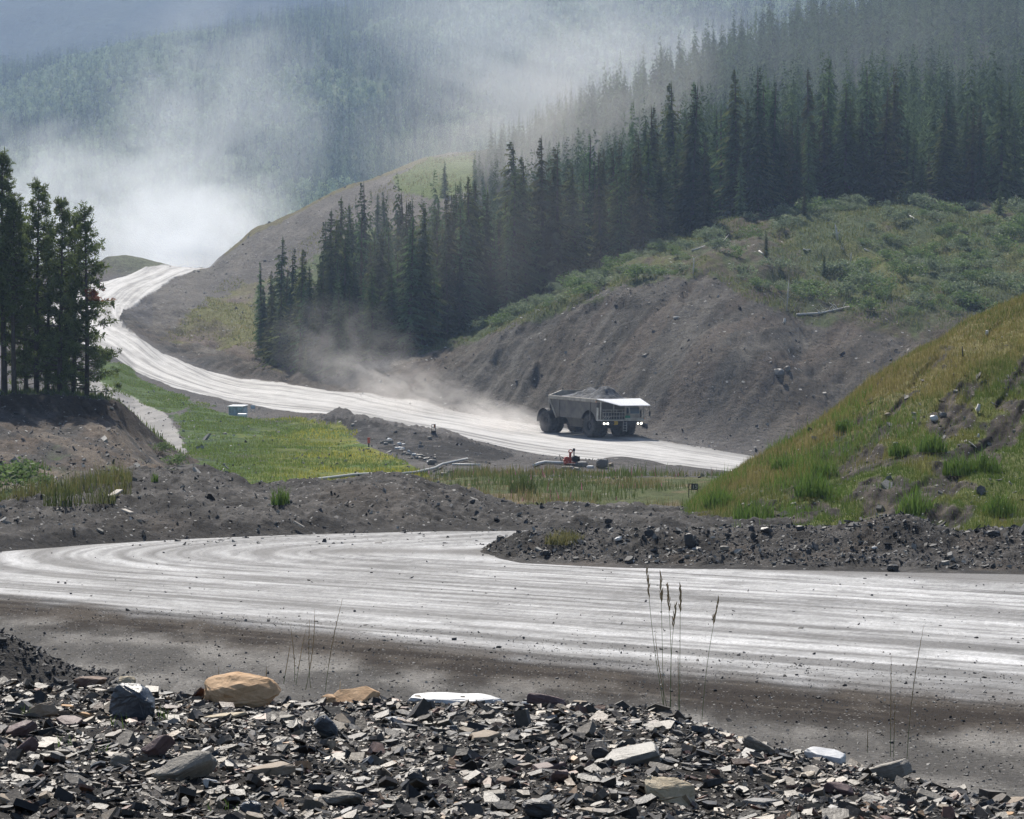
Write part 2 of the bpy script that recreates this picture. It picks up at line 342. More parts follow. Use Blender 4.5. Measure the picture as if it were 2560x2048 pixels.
zone(SHRUB, mixa(mixa(np.array([.085, .11, .045]), np.array([.13, .14, .04]), sstep(nz, -.2, .4)), BROWN * .9, sstep(nl * .8 + nf * .6 + nz * .4, -.15, .3) * .85), 14)
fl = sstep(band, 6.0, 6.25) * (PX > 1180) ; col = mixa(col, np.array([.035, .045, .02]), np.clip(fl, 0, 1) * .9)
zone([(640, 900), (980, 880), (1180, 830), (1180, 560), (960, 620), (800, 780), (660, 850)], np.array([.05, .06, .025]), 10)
strk = fbm(G1 * .8, Y * .05, 5, 91, .65); bare_ = (cut * (1 - sstep(band, 5, 5.4)))[..., None]
col = col * (1 - .2 * bare_) * (1 + (np.array([.03, .02, -.06]) * bare_)) * (1 - .12 * bare_) ; col = col * (1 + (.9 * strk + .35 * fbm(X * .8, Y * .4, 4, 92))[..., None] * bare_); col = mixa(col, BROWN * 1.25, (sstep(fbm(G1 * .3, Y * .04, 4, 93), 0, .4) * .5) * bare_[..., 0])
knob = np.exp(-((X - (-77)) / 9) ** 2 - ((Y - 602) / 12) ** 2); col = mixa(col, np.array([.17, .18, .11]), np.clip(knob * 1.3, 0, 1) * ~mh)
# haul road: along / across coordinates from its centre line
CL = [(2600, 250, 1215), (2100, 262, 1194), (1827, 268, 1165), (1480, 289, 1109), (1080, 319, 1048), (700, 355, 995), (426, 396, 928), (330, 420, 880), (235, 460, 820), (215, 500, 770), (270, 545, 728), (350, 585, 697), (440, 615, 679), (600, 660, 672)]
cl = np.array([tuple(at(a, c, b))[:2] for a, b, c in CL])
tt = np.linspace(0, len(cl) - 1, 120); cx = np.interp(tt, range(len(cl)), cl[:, 0]); cyy = np.interp(tt, range(len(cl)), cl[:, 1])
kk = np.ones(9) / 9; cx = np.convolve(np.pad(cx, 4, mode='edge'), kk, 'valid'); cyy = np.convolve(np.pad(cyy, 4, mode='edge'), kk, 'valid')
ss = np.concatenate([[0], np.cumsum(np.hypot(np.diff(cx), np.diff(cyy)))])
def across(x, y):
    best = np.full(x.shape, 1e9); v = np.zeros(x.shape); s = np.zeros(x.shape)
    for i in range(len(cx) - 1):
        dx, dy = cx[i + 1] - cx[i], cyy[i + 1] - cyy[i]; l = math.hypot(dx, dy) + 1e-9
        t = np.clip(((x - cx[i]) * dx + (y - cyy[i]) * dy) / l / l, 0, 1); qx = x - cx[i] - t * dx; qy = y - cyy[i] - t * dy; d = np.hypot(qx, qy)
        b = d < best; best = np.where(b, d, best); v = np.where(b, np.sign(dx * qy - dy * qx) * d, v); s = np.where(b, ss[i] + t * l, s)
    return v, s
rm = mh
rx_, ry_ = X[rm], Y[rm]; v, s_ = across(rx_, ry_)
t1 = fbm(v * .95, s_ * .012, 4, 101, .65); t2 = fbm(v * 3.1, s_ * .05, 2, 103)
bright = sstep(t1 * .8 + .35 * t2 + .3 * fbm(v * 1.2, s_ * .25, 4, 105) + .1, -.45, .5) * (1 - .75 * sstep(np.abs(v), 10, 14.5))
rc = mixa(np.array([.16, .155, .148]), np.array([.49, .48, .465]), bright)
pud = sstep(np.abs((v + 3) * .5 + (s_ - np.interp(930, [1080, 700], [319 - 250, 355 - 250]) - 10) * .9), 0, .7)
col[rm] = rc
sm_ = ms & ~mh; col[sm_] = mixa(np.array([.12, .115, .108]), np.array([.20, .19, .178]), sstep(fbm(X[sm_] * 1.2, Y[sm_] * .1, 3, 7), -.3, .4))
M_far = ground_mat('hill soil', 1.1, .6, .5, .95, .15, 1.0, spots=.015)
M_haul = ground_mat('haul road surface', .8, .05, .15, .75, .35, .4)
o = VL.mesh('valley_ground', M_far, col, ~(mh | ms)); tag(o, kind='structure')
o = VL.mesh('haul_road', M_haul, col, mh); tag(o, kind='structure')
o = VL.mesh('side_road', M_haul, col, sm_); tag(o, kind='structure')

# far forested mountain and the blue one behind it
fc = np.arange(-900, 3400, 16.0)
FL = Land(fc, [const(840, -40), [(-900, 1150, 700), (1300, 1150, 690), (3400, 1250, 640)],
  [(-900, 1550, 470), (600, 1550, 420), (1400, 1600, 330), (3400, 1700, 300)],
  [(-900, 2300, 340), (-400, 2300, 275), (0, 2300, 200), (356, 2300, 135), (594, 2300, 103), (830, 2300, 60), (900, 2300, 46), (1300, 2350, -40), (1700, 2350, -110), (2500, 2400, -230), (3400, 2400, -300)],
  [(-900, 2900, 420), (0, 2900, 330), (900, 2900, 190), (3400, 3000, 0)]], [10, 40, 50, 10])
FL.Z = FL.Z + sstep(FL.T, .3, 1) * (9 * fbm(FL.X * .006, FL.Y * .003, 4, 5) + 16 * sstep(FL.T, 1, 2) * (1 - sstep(FL.T, 2.4, 3)) * fbm((FL.X + FL.Y * .25) * .008, FL.Y * .001, 3, 8))
FL.upd(); fn = fbm(FL.X * .02, FL.Y * .01, 4, 3)
M_mtn = ground_mat('mountain floor', .08, 2.0, .3, .95, .1, .6)
o = FL.mesh('mountain_slope', M_mtn, mixa(np.array([.04, .055, .025]), np.array([.10, .13, .05]), sstep(fn, 0, .5))); tag(o, kind='structure')
GL = Land(np.arange(-1500, 4000, 30.0), [const(2380, -60), [(-1500, 2560, 560), (4000, 2560, 500)], [(-1500, 2950, 100), (400, 2980, 60), (1000, 2920, -20), (4000, 3000, -300)], [(-1500, 3700, -330), (600, 3700, -420), (4000, 3700, -560)]], [6, 40, 60])
GL.Z = GL.Z + sstep(GL.T, .4, 1.2) * (30 * fbm((GL.X - GL.Y * .6) * .0016, GL.Y * .0006, 4, 14) + 12 * fbm(GL.X * .012, GL.Y * .006, 3, 15)); GL.upd()
M_mt2 = ground_mat('far mountain woods', .03, 6.0, .5, .95, .1, 1.0)
o = GL.mesh('far_mountain', M_mt2, mixa(np.array([.018, .028, .020]), np.array([.040, .055, .038]), sstep(fbm(GL.X * .006, GL.Y * .002, 4, 2), -.2, .5))); tag(o, kind='structure')
# base sheet under everything, out to the horizon
o = mkmesh('ground', [(-9000, -400, -62), (9000, -400, -62), (9000, 12000, -62), (-9000, 12000, -62)], [(0, 1, 2, 3)], None, M_mt2, None, [[.06, .07, .04]] * 4); tag(o, kind='structure')

# ------------------------------------------------------------------ near land: bank under the camera, lower road and its shoulders
ZR = -4.0
nc = np.arange(-500, 3080, 3.2)
CREST = [(-700, 11.0, 1722), (0, 11.0, 1722), (250, 11, 1722), (420, 11.2, 1738), (560, 11.3, 1742), (750, 11.3, 1752), (1000, 11.3, 1760), (1250, 11.2, 1760), (1450, 11.1, 1765), (1600, 11.0, 1780), (1750, 10.9, 1812), (1900, 10.7, 1862), (2100, 10.5, 1912), (2300, 10.2, 1962), (2560, 9.9, 2012), (3300, 9.4, 2130)]
NB = Land(nc, [const(1.2, -1.3), const(5.0, -1.22),
  [(-700, 8.0, 2010), (1500, 8.0, 2020), (2560, 8.0, 2080), (3300, 7.8, 2200)], CREST,
  [(a, b + .9, pyz(-(c - YH) / F * b - .28, b + .9)) for a, b, c in CREST], const(18.5, ZR + .03), const(24, ZR)], [4, 40, 110, 20, 20, 6])
NB.Z = NB.Z + sstep(NB.T, 1, 1.4) * (.035 * fbm(NB.X * 2.2, NB.Y * 2.2, 4, 11) + .012 * fbm(NB.X * 11, NB.Y * 11, 3, 12))
NB.upd(); bn = fbm(NB.X * 14, NB.Y * 14, 3, 4)
M_bank = ground_mat('rubble soil', 60, .02, .5, .9, .3, 1.0)
o = NB.mesh('rubble_bank', M_bank, mixa(np.array([.018, .016, .015]), np.array([.06, .053, .046]), sstep(bn, -.1, .7))); tag(o, kind='structure')

rcx = np.arange(-700, 3260, 4.0)
NR = Land(rcx, [const(13, ZR - .02), const(24, ZR), const(30, ZR), const(45, ZR), const(62, ZR), const(84, ZR), const(98, ZR - 2.2)], [6, 60, 130, 110, 60, 6])
x, y = NR.X, NR.Y
def wedge(x, y):
    tx, ty = -1.0, 66.0; d1 = (.762, -.648); d2 = (.72, .694)
    ox, oy = x - tx, y - ty; a1 = ox * d1[0] + oy * d1[1]; c1 = ox * -d1[1] * -1 + 0
    n1 = -(d1[0] * oy - d1[1] * ox); n2 = (d2[0] * oy - d2[1] * ox); a2 = ox * d2[0] + oy * d2[1]
    r = np.hypot(ox, oy); v = np.where((n1 >= 0) & (a1 > 0), n1, np.where((n2 >= 0) & (a2 > 0), n2, np.where((n1 < 0) & (n2 < 0), -1, r))); return v
v = wedge(x, y); s = x - .3 * y
w1 = v - np.where(y < 62, np.interp(x, [-9, 0, 6], [0, 2.6, 3.3]), 0) * sstep(v, 6, 12) + fbm(x * .12, y * .12, 3, 21) * .7
t = fbm(v * 1.25 + 3, s * .035, 5, 22, .62); t2 = fbm(v * 4.2, s * .12, 3, 23); t3 = fbm(x * 1.6, y * .5, 4, 24)
chat = fbm(v * 2.2, s * 1.2, 3, 25)
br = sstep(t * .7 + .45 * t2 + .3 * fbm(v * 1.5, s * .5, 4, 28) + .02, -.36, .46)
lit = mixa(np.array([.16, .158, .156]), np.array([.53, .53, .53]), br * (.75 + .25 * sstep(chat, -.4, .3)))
glare = sstep(fbm(v * .35 + 1, s * .06, 3, 29), -.1, .4) * sstep(v, 2, 5) * (1 - sstep(w1, 11, 14)) * sstep(x, -8, 4); lit = lit * (1 + .25 * glare[..., None]) * (1 - .30 * sstep(fbm(v * 3.2, s * 1.6, 4, 61), .0, .5) - .12 * sstep(fbm(x * 5, y * 3, 3, 62), .1, .5))[..., None]  # sun glare on the right middle of the road is painted into its colour
c = lit * (1 + .1 * t3[..., None])
edge = sstep(w1 + .8 * t3, 14.3, 16.6); brown = mixa(np.array([.038, .031, .026]), np.array([.085, .072, .060]), sstep(t2 + t3, -.5, .5)); c = mixa(c, brown, edge)
e2 = sstep(w1 + t3 * 1.2, 17.4, 19.6); grv = mixa(np.array([.11, .105, .098]), np.array([.25, .238, .22]), sstep(t3 + .5 * t, -.4, .5)); c = mixa(c, grv, e2)
db = np.exp(-((w1 - 20.6 + t) / .7) ** 2) * .55; c = mixa(c, np.array([.09, .085, .08]), db)
c = mixa(c, np.array([.12, .115, .11]), (1 - sstep(v + t3 * .3, .3, 1.6)) * .8)
c = mixa(c, np.array([.13, .125, .12]), np.clip(np.exp(-((x + 3.2) / 2.6) ** 2 - ((y - 66.3 + .3 * t3) / 1.2) ** 2) * 1.1, 0, 1) * .8)
NR.Z = NR.Z + .012 * fbm(v * 1.5, s * .1, 3, 26) + sstep(w1, 15, 19) * .03 * fbm(x * 1.2, y * .7, 4, 27)
rut = np.exp(-((v - 7.1) / .22) ** 2) + np.exp(-((v - 3.1) / .2) ** 2) * .5; c = c * (1 - .35 * rut[..., None])
NR.upd()
M_road = ground_mat('dusty gravel road', 13, .016, .5, .75, .2, .8, spots=.0)
mroad = (w1 < 15.0) & (y > 24) & (y < 90)
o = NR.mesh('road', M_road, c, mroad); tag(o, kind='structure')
M_shld = ground_mat('gravel shoulder', 14, .03, .6, .95, .08, 1.0, spots=.06)
o = NR.mesh('road_shoulder', M_shld, c, ~mroad); tag(o, kind='structure')

# ------------------------------------------------------------------ spoil berms, left knoll and the grassy hill on the right
M_spoil = ground_mat('grey spoil', 5.5, .09, .45, .9, .25, 1.0, spots=.05)
mc = np.arange(-560, 1980, 3.0)
MB_ = Land(mc, [[(-700, 63, 1402), (0, 66.0, 1382), (250, 69, 1364), (500, 71.4, 1349), (750, 73, 1341), (1000, 74.3, 1334), (1250, 74.8, 1331), (1450, 75, 1330), (2100, 75, 1330)],
  [(-700, 64.5, 1350), (0, 67, 1335), (250, 70, 1320), (500, 72.5, 1310), (750, 74, 1300), (1000, 75.5, 1300), (1250, 76, 1306), (1450, 76, 1308), (2100, 76, 1312)],
  [(-700, 71, 1268), (0, 73, 1268), (110, 75, 1262), (200, 77, 1240), (285, 79, 1215), (500, 79, 1210), (629, 79, 1240), (736, 80, 1235), (900, 80, 1225), (1000, 80, 1228), (1128, 81, 1250), (1250, 82, 1275), (1450, 82, 1285), (2100, 82, 1290)],
  [(-700, 77, 1262), (0, 78, 1262), (119, 79, 1232), (200, 82, 1203), (285, 83, 1178), (400, 84, 1171), (499, 84, 1170), (594, 84, 1188), (629, 84, 1212), (680, 84, 1215), (736, 84, 1206), (831, 84.5, 1200), (902, 84.5, 1194), (997, 85, 1194), (1060, 85, 1206), (1128, 85, 1224), (1199, 86, 1247), (1294, 86, 1274), (1424, 87, 1265), (1560, 87, 1272), (1660, 87, 1276), (2100, 87, 1285)],
  [(-700, 90, pyz(-4.3, 90)), (1200, 90, pyz(-4.1, 90)), (1300, 93, pyz(-4.6, 93)), (2100, 93, pyz(-4.6, 93))], const(97, -6.2)], [14, 50, 46, 12, 6])
x, y = MB_.X, MB_.Y; en = sstep(MB_.T, .1, 1) * (1 - sstep(MB_.T, 3.6, 4))
MB_.Z = MB_.Z + en * (.24 * fbm(x * .8, y * .5, 5, 31, .62) + .13 * fbm(x * 2.6, y * 1.6, 4, 32, .6) + .18 * np.abs(fbm(x * 1.4 + y * .9, y * .25, 3, 33)))
MB_.upd(); n_ = fbm(x * .7, y * .5, 4, 34); n2_ = fbm(x * 3, y * 2, 3, 35)
c = mixa(mixa(DGREY * .75, GREY * .82, sstep(n_ + .5 * n2_, -.4, .5)), BROWN * .8, sstep(fbm(x * .25, y * .2, 3, 36), 0, .5) * .5)
c = mixa(c, DGREY * .75, (1 - sstep(MB_.T + n_ * .3, .5, 1.25)) * .6)
c = mixa(c, GREY * 1.3, sstep(n2_, .3, .7) * .4)
o = MB_.mesh('spoil_berm', M_spoil, c); tag(o, kind='structure')

bc = np.arange(1120, 3100, 2.6)
RB_base = [(1100, 66.6, pyz(ZR - .1, 66.6)), (1187, 66.4, pyz(ZR - .02, 66.4)), (1250, 63.6, 1397), (1306, 62, 1408), (1543, 60.6, 1420), (1781, 60, 1426), (2137, 59.2, 1432), (2560, 58.4, 1438), (3300, 57, 1450)]
RB_cr = [(1100, 66.9, pyz(ZR - .1, 66.9)), (1180, 66.9, pyz(ZR - .02, 66.9)), (1200, 66.7, 1378), (1235, 66.3, 1356), (1306, 65.4, 1337), (1389, 65, 1326), (1484, 64.6, 1331), (1662, 64.4, 1326), (1900, 64.2, 1320), (2060, 64.2, 1320), (2173, 64, 1302), (2244, 63.8, 1283), (2290, 63.8, 1290), (2340, 63.6, 1318), (2400, 63.6, 1332), (2493, 63.4, 1325), (2600, 63.2, 1325), (3300, 62, 1330)]
RB = Land(bc, [RB_base, [(a, b + .55 * (d - b), (c_ * .55 + e * .45)) for (a, b, c_), (d, e) in zip(RB_base, [(float(np.interp(p[0], [q[0] for q in RB_cr], [q[1] for q in RB_cr])), float(np.interp(p[0], [q[0] for q in RB_cr], [q[2] for q in RB_cr]))) for p in RB_base])],
   RB_cr, [(a, b + 1.5 + 2.5 * min(1, max(0, (a - 1180) / 150)), pyz(ZR - .06, b + 1.5 + 2.5 * min(1, max(0, (a - 1180) / 150)))) for a, b, _ in RB_cr]], [34, 34, 16])
x, y = RB.X, RB.Y; en = np.minimum(sstep(RB.T, 0, .5), 1 - sstep(RB.T, 2.5, 3)) * sstep(RB.PX, 1170, 1230)
RB.Z = RB.Z + en * (.13 * fbm(x * 1.3, y * 1.1, 4, 41, .6) + .10 * fbm(x * 4, y * 3, 4, 42, .65)); RB.upd()
n2_ = fbm(x * 4, y * 3, 4, 44); c = mixa(DGREY * .6, GREY * .75, sstep(n2_ + fbm(x, y, 2, 43), -.3, .7)); c = mixa(c, BROWN * 1.0, sstep(fbm(x * .8, y * .8, 3, 45), .1, .5) * .45)
o = RB.mesh('gravel_berm', M_spoil, c); tag(o, kind='structure')

hc = np.arange(1600, 3100, 3.0)
HSIL = [(1560, 80, pyz(-4.1, 80)), (1640, 84, 1338), (1674, 85, 1326), (1722, 86, 1288), (1781, 88, 1234), (1829, 90, 1200), (1876, 91, 1166), (1959, 94, 1128), (2078, 98, 1046), (2197, 101, 952), (2315, 104, 870), (2434, 107, 804), (2560, 110, 742), (2800, 116, 650), (3300, 128, 560)]
HB = [(1560, 73, pyz(-4.2, 73)), (3300, 66.5, pyz(-4.2, 66.5))]
def midl(f, lift): 
    r = []
    for a, b, c_ in HSIL:
        d0 = np.interp(a, [1560, 3300], [73, 66.5]); z0 = -4.2; z1 = -(c_ - YH) / F * b; d = d0 + (b - d0) * f; r.append((a, d, pyz(z0 + (z1 - z0) * lift, d)))
    return r
HL = Land(hc, [HB, midl(.12, .06), midl(.45, .38), midl(.8, .82), HSIL, [(a, b + 5, pyz(-(c_ - YH) / F * b - .1, b + 5)) for a, b, c_ in HSIL], [(a, b + 40, pyz(-9, b + 40)) for a, b, c_ in HSIL]], [14, 110, 120, 60, 12, 10])
x, y = HL.X, HL.Y; en = sstep(HL.T, .3, 1.2) * sstep(HL.PX, 1620, 1760)
HL.Z = HL.Z + en * (.25 * fbm(x * .35, y * .22, 4, 51) + .16 * fbm(x * 1.2, y * .9, 4, 52) + .16 * (sstep(fbm((x - .35 * y) * .8, y * .12, 4, 55, .6), .05, .3)) * -1 * (1 - sstep(HL.T, 3.3, 4)))
HL.upd()
PXh, PYh = HL.PX, HL.PY
hb = fbm((x - .35 * y) * .8, y * .12, 4, 55, .6) * .9 + .6 * fbm(x * 1.3, y * .6, 4, 56)
up = sstep(PYh - np.interp(PXh, [1700, 2560], [1250, 760]), 20, 200)     # distance below the skyline, in photo rows
h_bare = sstep(hb + (up - .75) * .45, .0, .16) * sstep(HL.T, .6, 1.0) * sstep(PXh, 1760, 1900)
h_bare = h_bare * (1 - .6 * sstep(HL.T, 3.2, 4.0))
hg = fbm(x * .5, y * .3, 4, 57)
tur = mixa(np.array([.11, .13, .03]), np.array([.20, .19, .05]), sstep(hg - up * .5 + .2, -.3, .4)); tur = mixa(tur, np.array([.20, .17, .08]), (1 - up) * .6)
c = mixa(tur, mixa(np.array([.024, .020, .017]), np.array([.105, .086, .070]), sstep(fbm(x * 2.5, y * 1.5, 4, 58), -.2, .5)), h_bare)
M_hill = ground_mat('hill turf and soil', 7, .06, .4, .9, .2, 1.0, spots=.03)
o = HL.mesh('grassy_hill', M_hill, c); tag(o, kind='structure')

kc = np.arange(-620, 620, 3.0)
KTOP = [(-700, 178, 990), (0, 178, 989), (150, 178, 986), (255, 178, 1002), (300, 179, 1010), (330, 180, 1034), (360, 181, 1062), (400, 183, 1100), (440, 185, 1136), (490, 188, 1160), (540, 190, 1190), (620, 192, 1215)]
KN = Land(kc, [const(108, -5.9), [(-700, 132, 1225), (60, 132, 1225), (200, 134, 1205), (300, 140, 1190), (620, 150, 1235)], [(-700, 156, 1120), (100, 156, 1120), (250, 158, 1125), (330, 165, 1140), (400, 172, 1160), (620, 180, 1235)],
  [(-700, 174, 1045), (200, 174, 1040), (290, 175, 1055), (340, 177, 1085), (400, 181, 1122), (620, 190, 1225)], KTOP,
  [(a, b + (34 if a < 300 else 5), c_ - (7 if a < 300 else -6)) for a, b, c_ in KTOP], [(a, b + (60 if a < 300 else 16), pyz(-7.5, b + (60 if a < 300 else 16))) for a, b, c_ in KTOP]], [10, 50, 50, 30, 12, 12])
x, y = KN.X, KN.Y; en = sstep(KN.T, .5, 1.2) * (1 - sstep(KN.T, 5, 6))
KN.Z = KN.Z + en * (.40 * fbm(x * .3, y * .2, 5, 61, .6) + .45 * np.abs(fbm(x * 1.2 + y * .6, y * .12, 4, 62)) + .1 * fbm(x * 1.4, y * .9, 3, 63)); KN.upd()
kn = fbm(x * .5, y * .25, 4, 64); ks = fbm(x * 1.5 + y * .7, y * .1, 4, 65)
c = mixa(mixa(GREY * .6, BROWN * .9, sstep(kn, -.3, .4)), np.array([.20, .165, .13]), sstep(ks, .0, .35) * .7); c = c * (1 + .5 * fbm(x * 2, y * .5, 4, 67))[..., None]
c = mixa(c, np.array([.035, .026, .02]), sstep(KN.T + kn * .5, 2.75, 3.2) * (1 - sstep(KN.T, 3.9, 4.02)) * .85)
c = mixa(c, np.array([.07, .08, .03]), sstep(KN.T + kn * .1, 3.93, 4.05))
c = mixa(c, mixa(GRASS, GREY, sstep(kn, -.2, .3)), (1 - sstep(KN.T + kn, .9, 1.5)) * .8)
M_kn = ground_mat('knoll soil', 2.2, .2, .45, .92, .15, 1.0, spots=.02)
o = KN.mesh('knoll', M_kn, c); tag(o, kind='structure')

# ------------------------------------------------------------------ conifers
def spruce_crown(rng, H=1.0, w=.13, nlev=46, nb=7, base=.05, sub=5, droop=.35, gappy=.15):
    V = []; T = []; C = []
    lean = rng.normal(0, .01, 2)
    for i in range(nlev):
        t = i / (nlev - 1); z = H * (base + (1 - base) * t ** .95)
        env = w * H * ((1 - t) ** .72) * (.72 + .28 * math.sin(i * 1.7 + rng.random())) + .006 * H
        if rng.random() < gappy * .5: env *= .6
        for k in range(nb if t < .8 else max(3, nb - 3)):
            a = rng.random() * 6.283; L = env * rng.uniform(.6, 1.15)
            if rng.random() < gappy: continue
            ca, sa = math.cos(a), math.sin(a); dr = droop * L * rng.uniform(.4, 1.3) * (1.0 if t < .85 else -.8)
            tone = rng.uniform(.7, 1.3)
            for j in range(sub):
                u0, u1 = j / sub, (j + 1.25) / sub; hw = L * .20 * (1.15 - u0) + .003 * H
                def P(u, side, dz=0):
                    r = L * u; zz = z - dr * u ** 1.6 + dz + .1 * L * max(0, u - .7)
                    return (lean[0] * z + r * ca - side * sa, lean[1] * z + r * sa + side * ca, zz)
                b = len(V); s1 = rng.uniform(.6, 1.3) * hw; s2 = rng.uniform(.6, 1.3) * hw
                V += [P(u0 * .9, 0, .004 * H), P(u1, s1, -rng.uniform(.0, .022) * H), P(u1 * .98, 0, -.003 * H), P(u1, -s2, -rng.uniform(.0, .022) * H)]
                T += [(b, b + 1, b + 2), (b, b + 2, b + 3)]; C += [tone] * 4
    b = len(V); V += [(-.004 * H, 0, H * .96), (.004 * H, 0, H * .96), (0, 0, H * 1.03)]; T.append((b, b + 1, b + 2)); C += [1.0] * 3
    return np.array(V, np.float32), np.array(T, np.int32), np.array(C, np.float32)
M_spruce = leaf_mat('spruce needles', .3, .95, spec=.03)
M_bark = paint('conifer bark', (.10, .075, .06), .95, 0, .4, 3, None, .02, .1)
def crown_col(tone, base=(.040, .062, .030)): return np.asarray(base)[None, :] * tone[:, None] ** 1.3
rngS = np.random.default_rng(5); SPR = []
for i in range(9):
    w = [.10, .115, .13, .095, .12, .14, .105, .15, .085][i]
    V_, T_, C_ = spruce_crown(rngS, 1.0, w * 1.1, 54, 9, .02 + .03 * (i % 3), 4, .45, .12 + .05 * (i % 4))
    cm = mkmesh('crown', V_, None, T_, M_spruce, None, crown_col(C_, np.array([.086 + .018 * (i % 3), .126 + .016 * (i % 2), .052]) * [.62, 1.1, .8, 1.35, .7, 1.0, 1.5, .9, .75][i]), link=False)
    tb = MB(); tb.path([(0, 0, -.02), (.002, 0, .4), (0, 0, .97)], [.011, .008, .002], 6); to = tb.build('trunk', M_bark); tm = to.data; bpy.data.objects.remove(to)
    SPR.append((cm, tm))
def place_spruce(px, D, H, k, label, group, rz, wd=1.0, name='spruce_tree'):
    x = (px - 1280) / F * D; e = empty(name, (x, D, VL.z(px, D) - .15), rz); e.scale = (H * wd, H * wd, H); e.rotation_euler = (random.Random(int(px * 7 + D)).uniform(-.035, .035), random.Random(int(px * 3 + D)).uniform(-.04, .04), rz)
    for nm, me in zip(('crown', 'trunk'), SPR[k]):
        o = bpy.data.objects.new(nm, me); COL.objects.link(o); o.parent = e
    tag(e, label, 'spruce', group); return e
base_x = [640, 688, 760, 850, 973, 1100, 1187, 1306, 1424, 1543, 1662, 1780, 1900, 2077, 2560, 3300]
base_D = [432, 402, 385, 378, 378, 385, 394, 400, 403, 405, 410, 414, 419, 428, 433, 440]
max_x = [630, 680, 760, 850, 930, 1000, 1100, 1187, 1300, 1460, 1700, 1900, 2200, 2560, 3300]
max_D = [435, 418, 425, 445, 470, 500, 545, 640, 800, 865, 915, 965, 1015, 1065, 1090]
rng = np.random.default_rng(11)
cand = []
while len(cand) < 5600:
    D = math.sqrt(rng.uniform(370 ** 2, 1095 ** 2)); px = rng.uniform(630, 2960)
    b = np.interp(px, base_x, base_D); m = np.interp(px, max_x, max_D)
    if D < b + rng.uniform(0, 5) or D > m: continue
    if D < b + 60 and px < 1250 and rng.random() < .04: continue
    cand.append((D, px))
# a denser, ragged front edge
for i in range(420):
    px = rng.uniform(680, 2620) if i % 2 else rng.uniform(660, 1320); cand.append((float(np.interp(px, base_x, base_D)) + rng.uniform(0, 22), px))
kept = []; grid = {}
for D, px in sorted(cand):
    x = (px - 1280) / F * D; g = (int(x // 3), int(D // 3)); r = 2.0 if D < 450 else 2.8
    if any((x - q[0]) ** 2 + (D - q[1]) ** 2 < r * r for i in (-1, 0, 1) for j in (-1, 0, 1) for q in grid.get((g[0] + i, g[1] + j), [])): continue
    grid.setdefault(g, []).append((x, D)); kept.append((px, D))
zones = [(-1e9, 800, 'spruce of the low left stand above the road bend'), (800, 1000, 'spruce in front of the bare brown hill'),
         (1000, 1250, 'tall spruce above the dust left of the truck'), (1250, 1560, 'tall spruce at the forest edge above the truck'),
         (1560, 1900, 'tall spruce just above the shrubby slope'), (1900, 2250, 'spruce in the dense forest wall right of centre'), (2250, 1e9, 'spruce in the dense forest wall at the far right')]
deeper = ['front row', 'second row', 'back row']
near = [(px, D) for px, D in kept if 600 < px < 2600][:286]; ns = set(near); rest = [p for p in kept if p not in ns]
for px, D in near:
    z_ = [z for z in zones if z[0] <= px < z[1]][0]; dd = D - np.interp(px, base_x, base_D); kx = 0 if dd < 9 else (1 if dd < 22 else 2)
    H = float(np.clip(rng.normal(13.6, 4.0), 5, 22)); H *= .78 if px < 800 else 1.0
    lab = z_[2] + ', ' + deeper[kx]
    place_spruce(px, D, H, int(rng.integers(9)), lab, 'spruces: ' + lab, rng.uniform(0, 6.28), rng.uniform(1.0, 1.75))
# single spruces one can tell apart
singles = [(651, 438, 12.6, 3, 'slender spruce standing apart at the very left end of the forest'), (676, 441, 11.6, 0, 'thin spruce just right of the one at the left end of the forest'),
  (943, 560, 12, 1, 'left one of two misty spruces standing up in front of the bare hilltop'), (965, 565, 11, 5, 'right one of two misty spruces standing up in front of the bare hilltop'),
  (1112, 610, 7.5, 7, 'broad misty spruce standing just left of the green hilltop'), (1360, 404, 22.5, 2, 'very tall spruce rising above the front of the forest left of the truck canopy'),
  (1728, 418, 21, 4, 'broad pointed spruce rising above its neighbours over the scrub slope'), (1842, 428, 22, 5, 'tallest double pointed spruce at the forest edge'),
  (1930, 424, 18.5, 0, 'narrow spire shaped spruce right of the tallest one'), (2064, 440, 21.5, 6, 'tall dark spruce poking above the forest wall right of centre'),
  (1916, 371, 3.4, 5, 'small young spruce alone among the green scrub'), (2060, 366, 3.0, 7, 'small young dark spruce among the scrub right of the dead birch'), (2500, 415, 5.0, 1, 'young spruce in front of the forest wall at the far right'), (2010, 408, 4.0, 2, 'young spruce at the foot of the forest wall beside the brush')]
for px, D, H, k, lab in singles: place_spruce(px, D, H, k, lab, None, rng.uniform(0, 6), 1.25)

def scatter_trees(protos, pts, rng):
    # pts: list of (x, y, z, H, widthscale, tone); returns V, T, tone arrays of the joined wood
    Vs = []; Ts = []; Cs = []; n = 0
    for i, (x, y, z, H, w, t) in enumerate(pts):
        V_, T_, C_ = protos[i % len(protos)]; a = rng.uniform(0, 6.283); c, s = math.cos(a) * H * w, math.sin(a) * H * w
        v = np.empty_like(V_); v[:, 0] = V_[:, 0] * c - V_[:, 1] * s + x; v[:, 1] = V_[:, 0] * s + V_[:, 1] * c + y; v[:, 2] = V_[:, 2] * H + z
        Vs.append(v); Ts.append(T_ + n); Cs.append(C_ * t); n += len(v)
    return np.concatenate(Vs), np.concatenate(Ts), np.concatenate(Cs)
rngM = np.random.default_rng(8)
mid = [spruce_crown(rngM, 1, w, 36, 5, .05, 2, .75, .1) for w in (.10, .13, .085, .115, .145, .12)]
hsc = lambda px, D: 1.0 if D < 500 else float(np.interp(px, [1050, 1200, 1350, 1550, 1850], [.40, .45, .58, .78, .95])) + (1 - min(1, (D - 500) / 120)) * .3
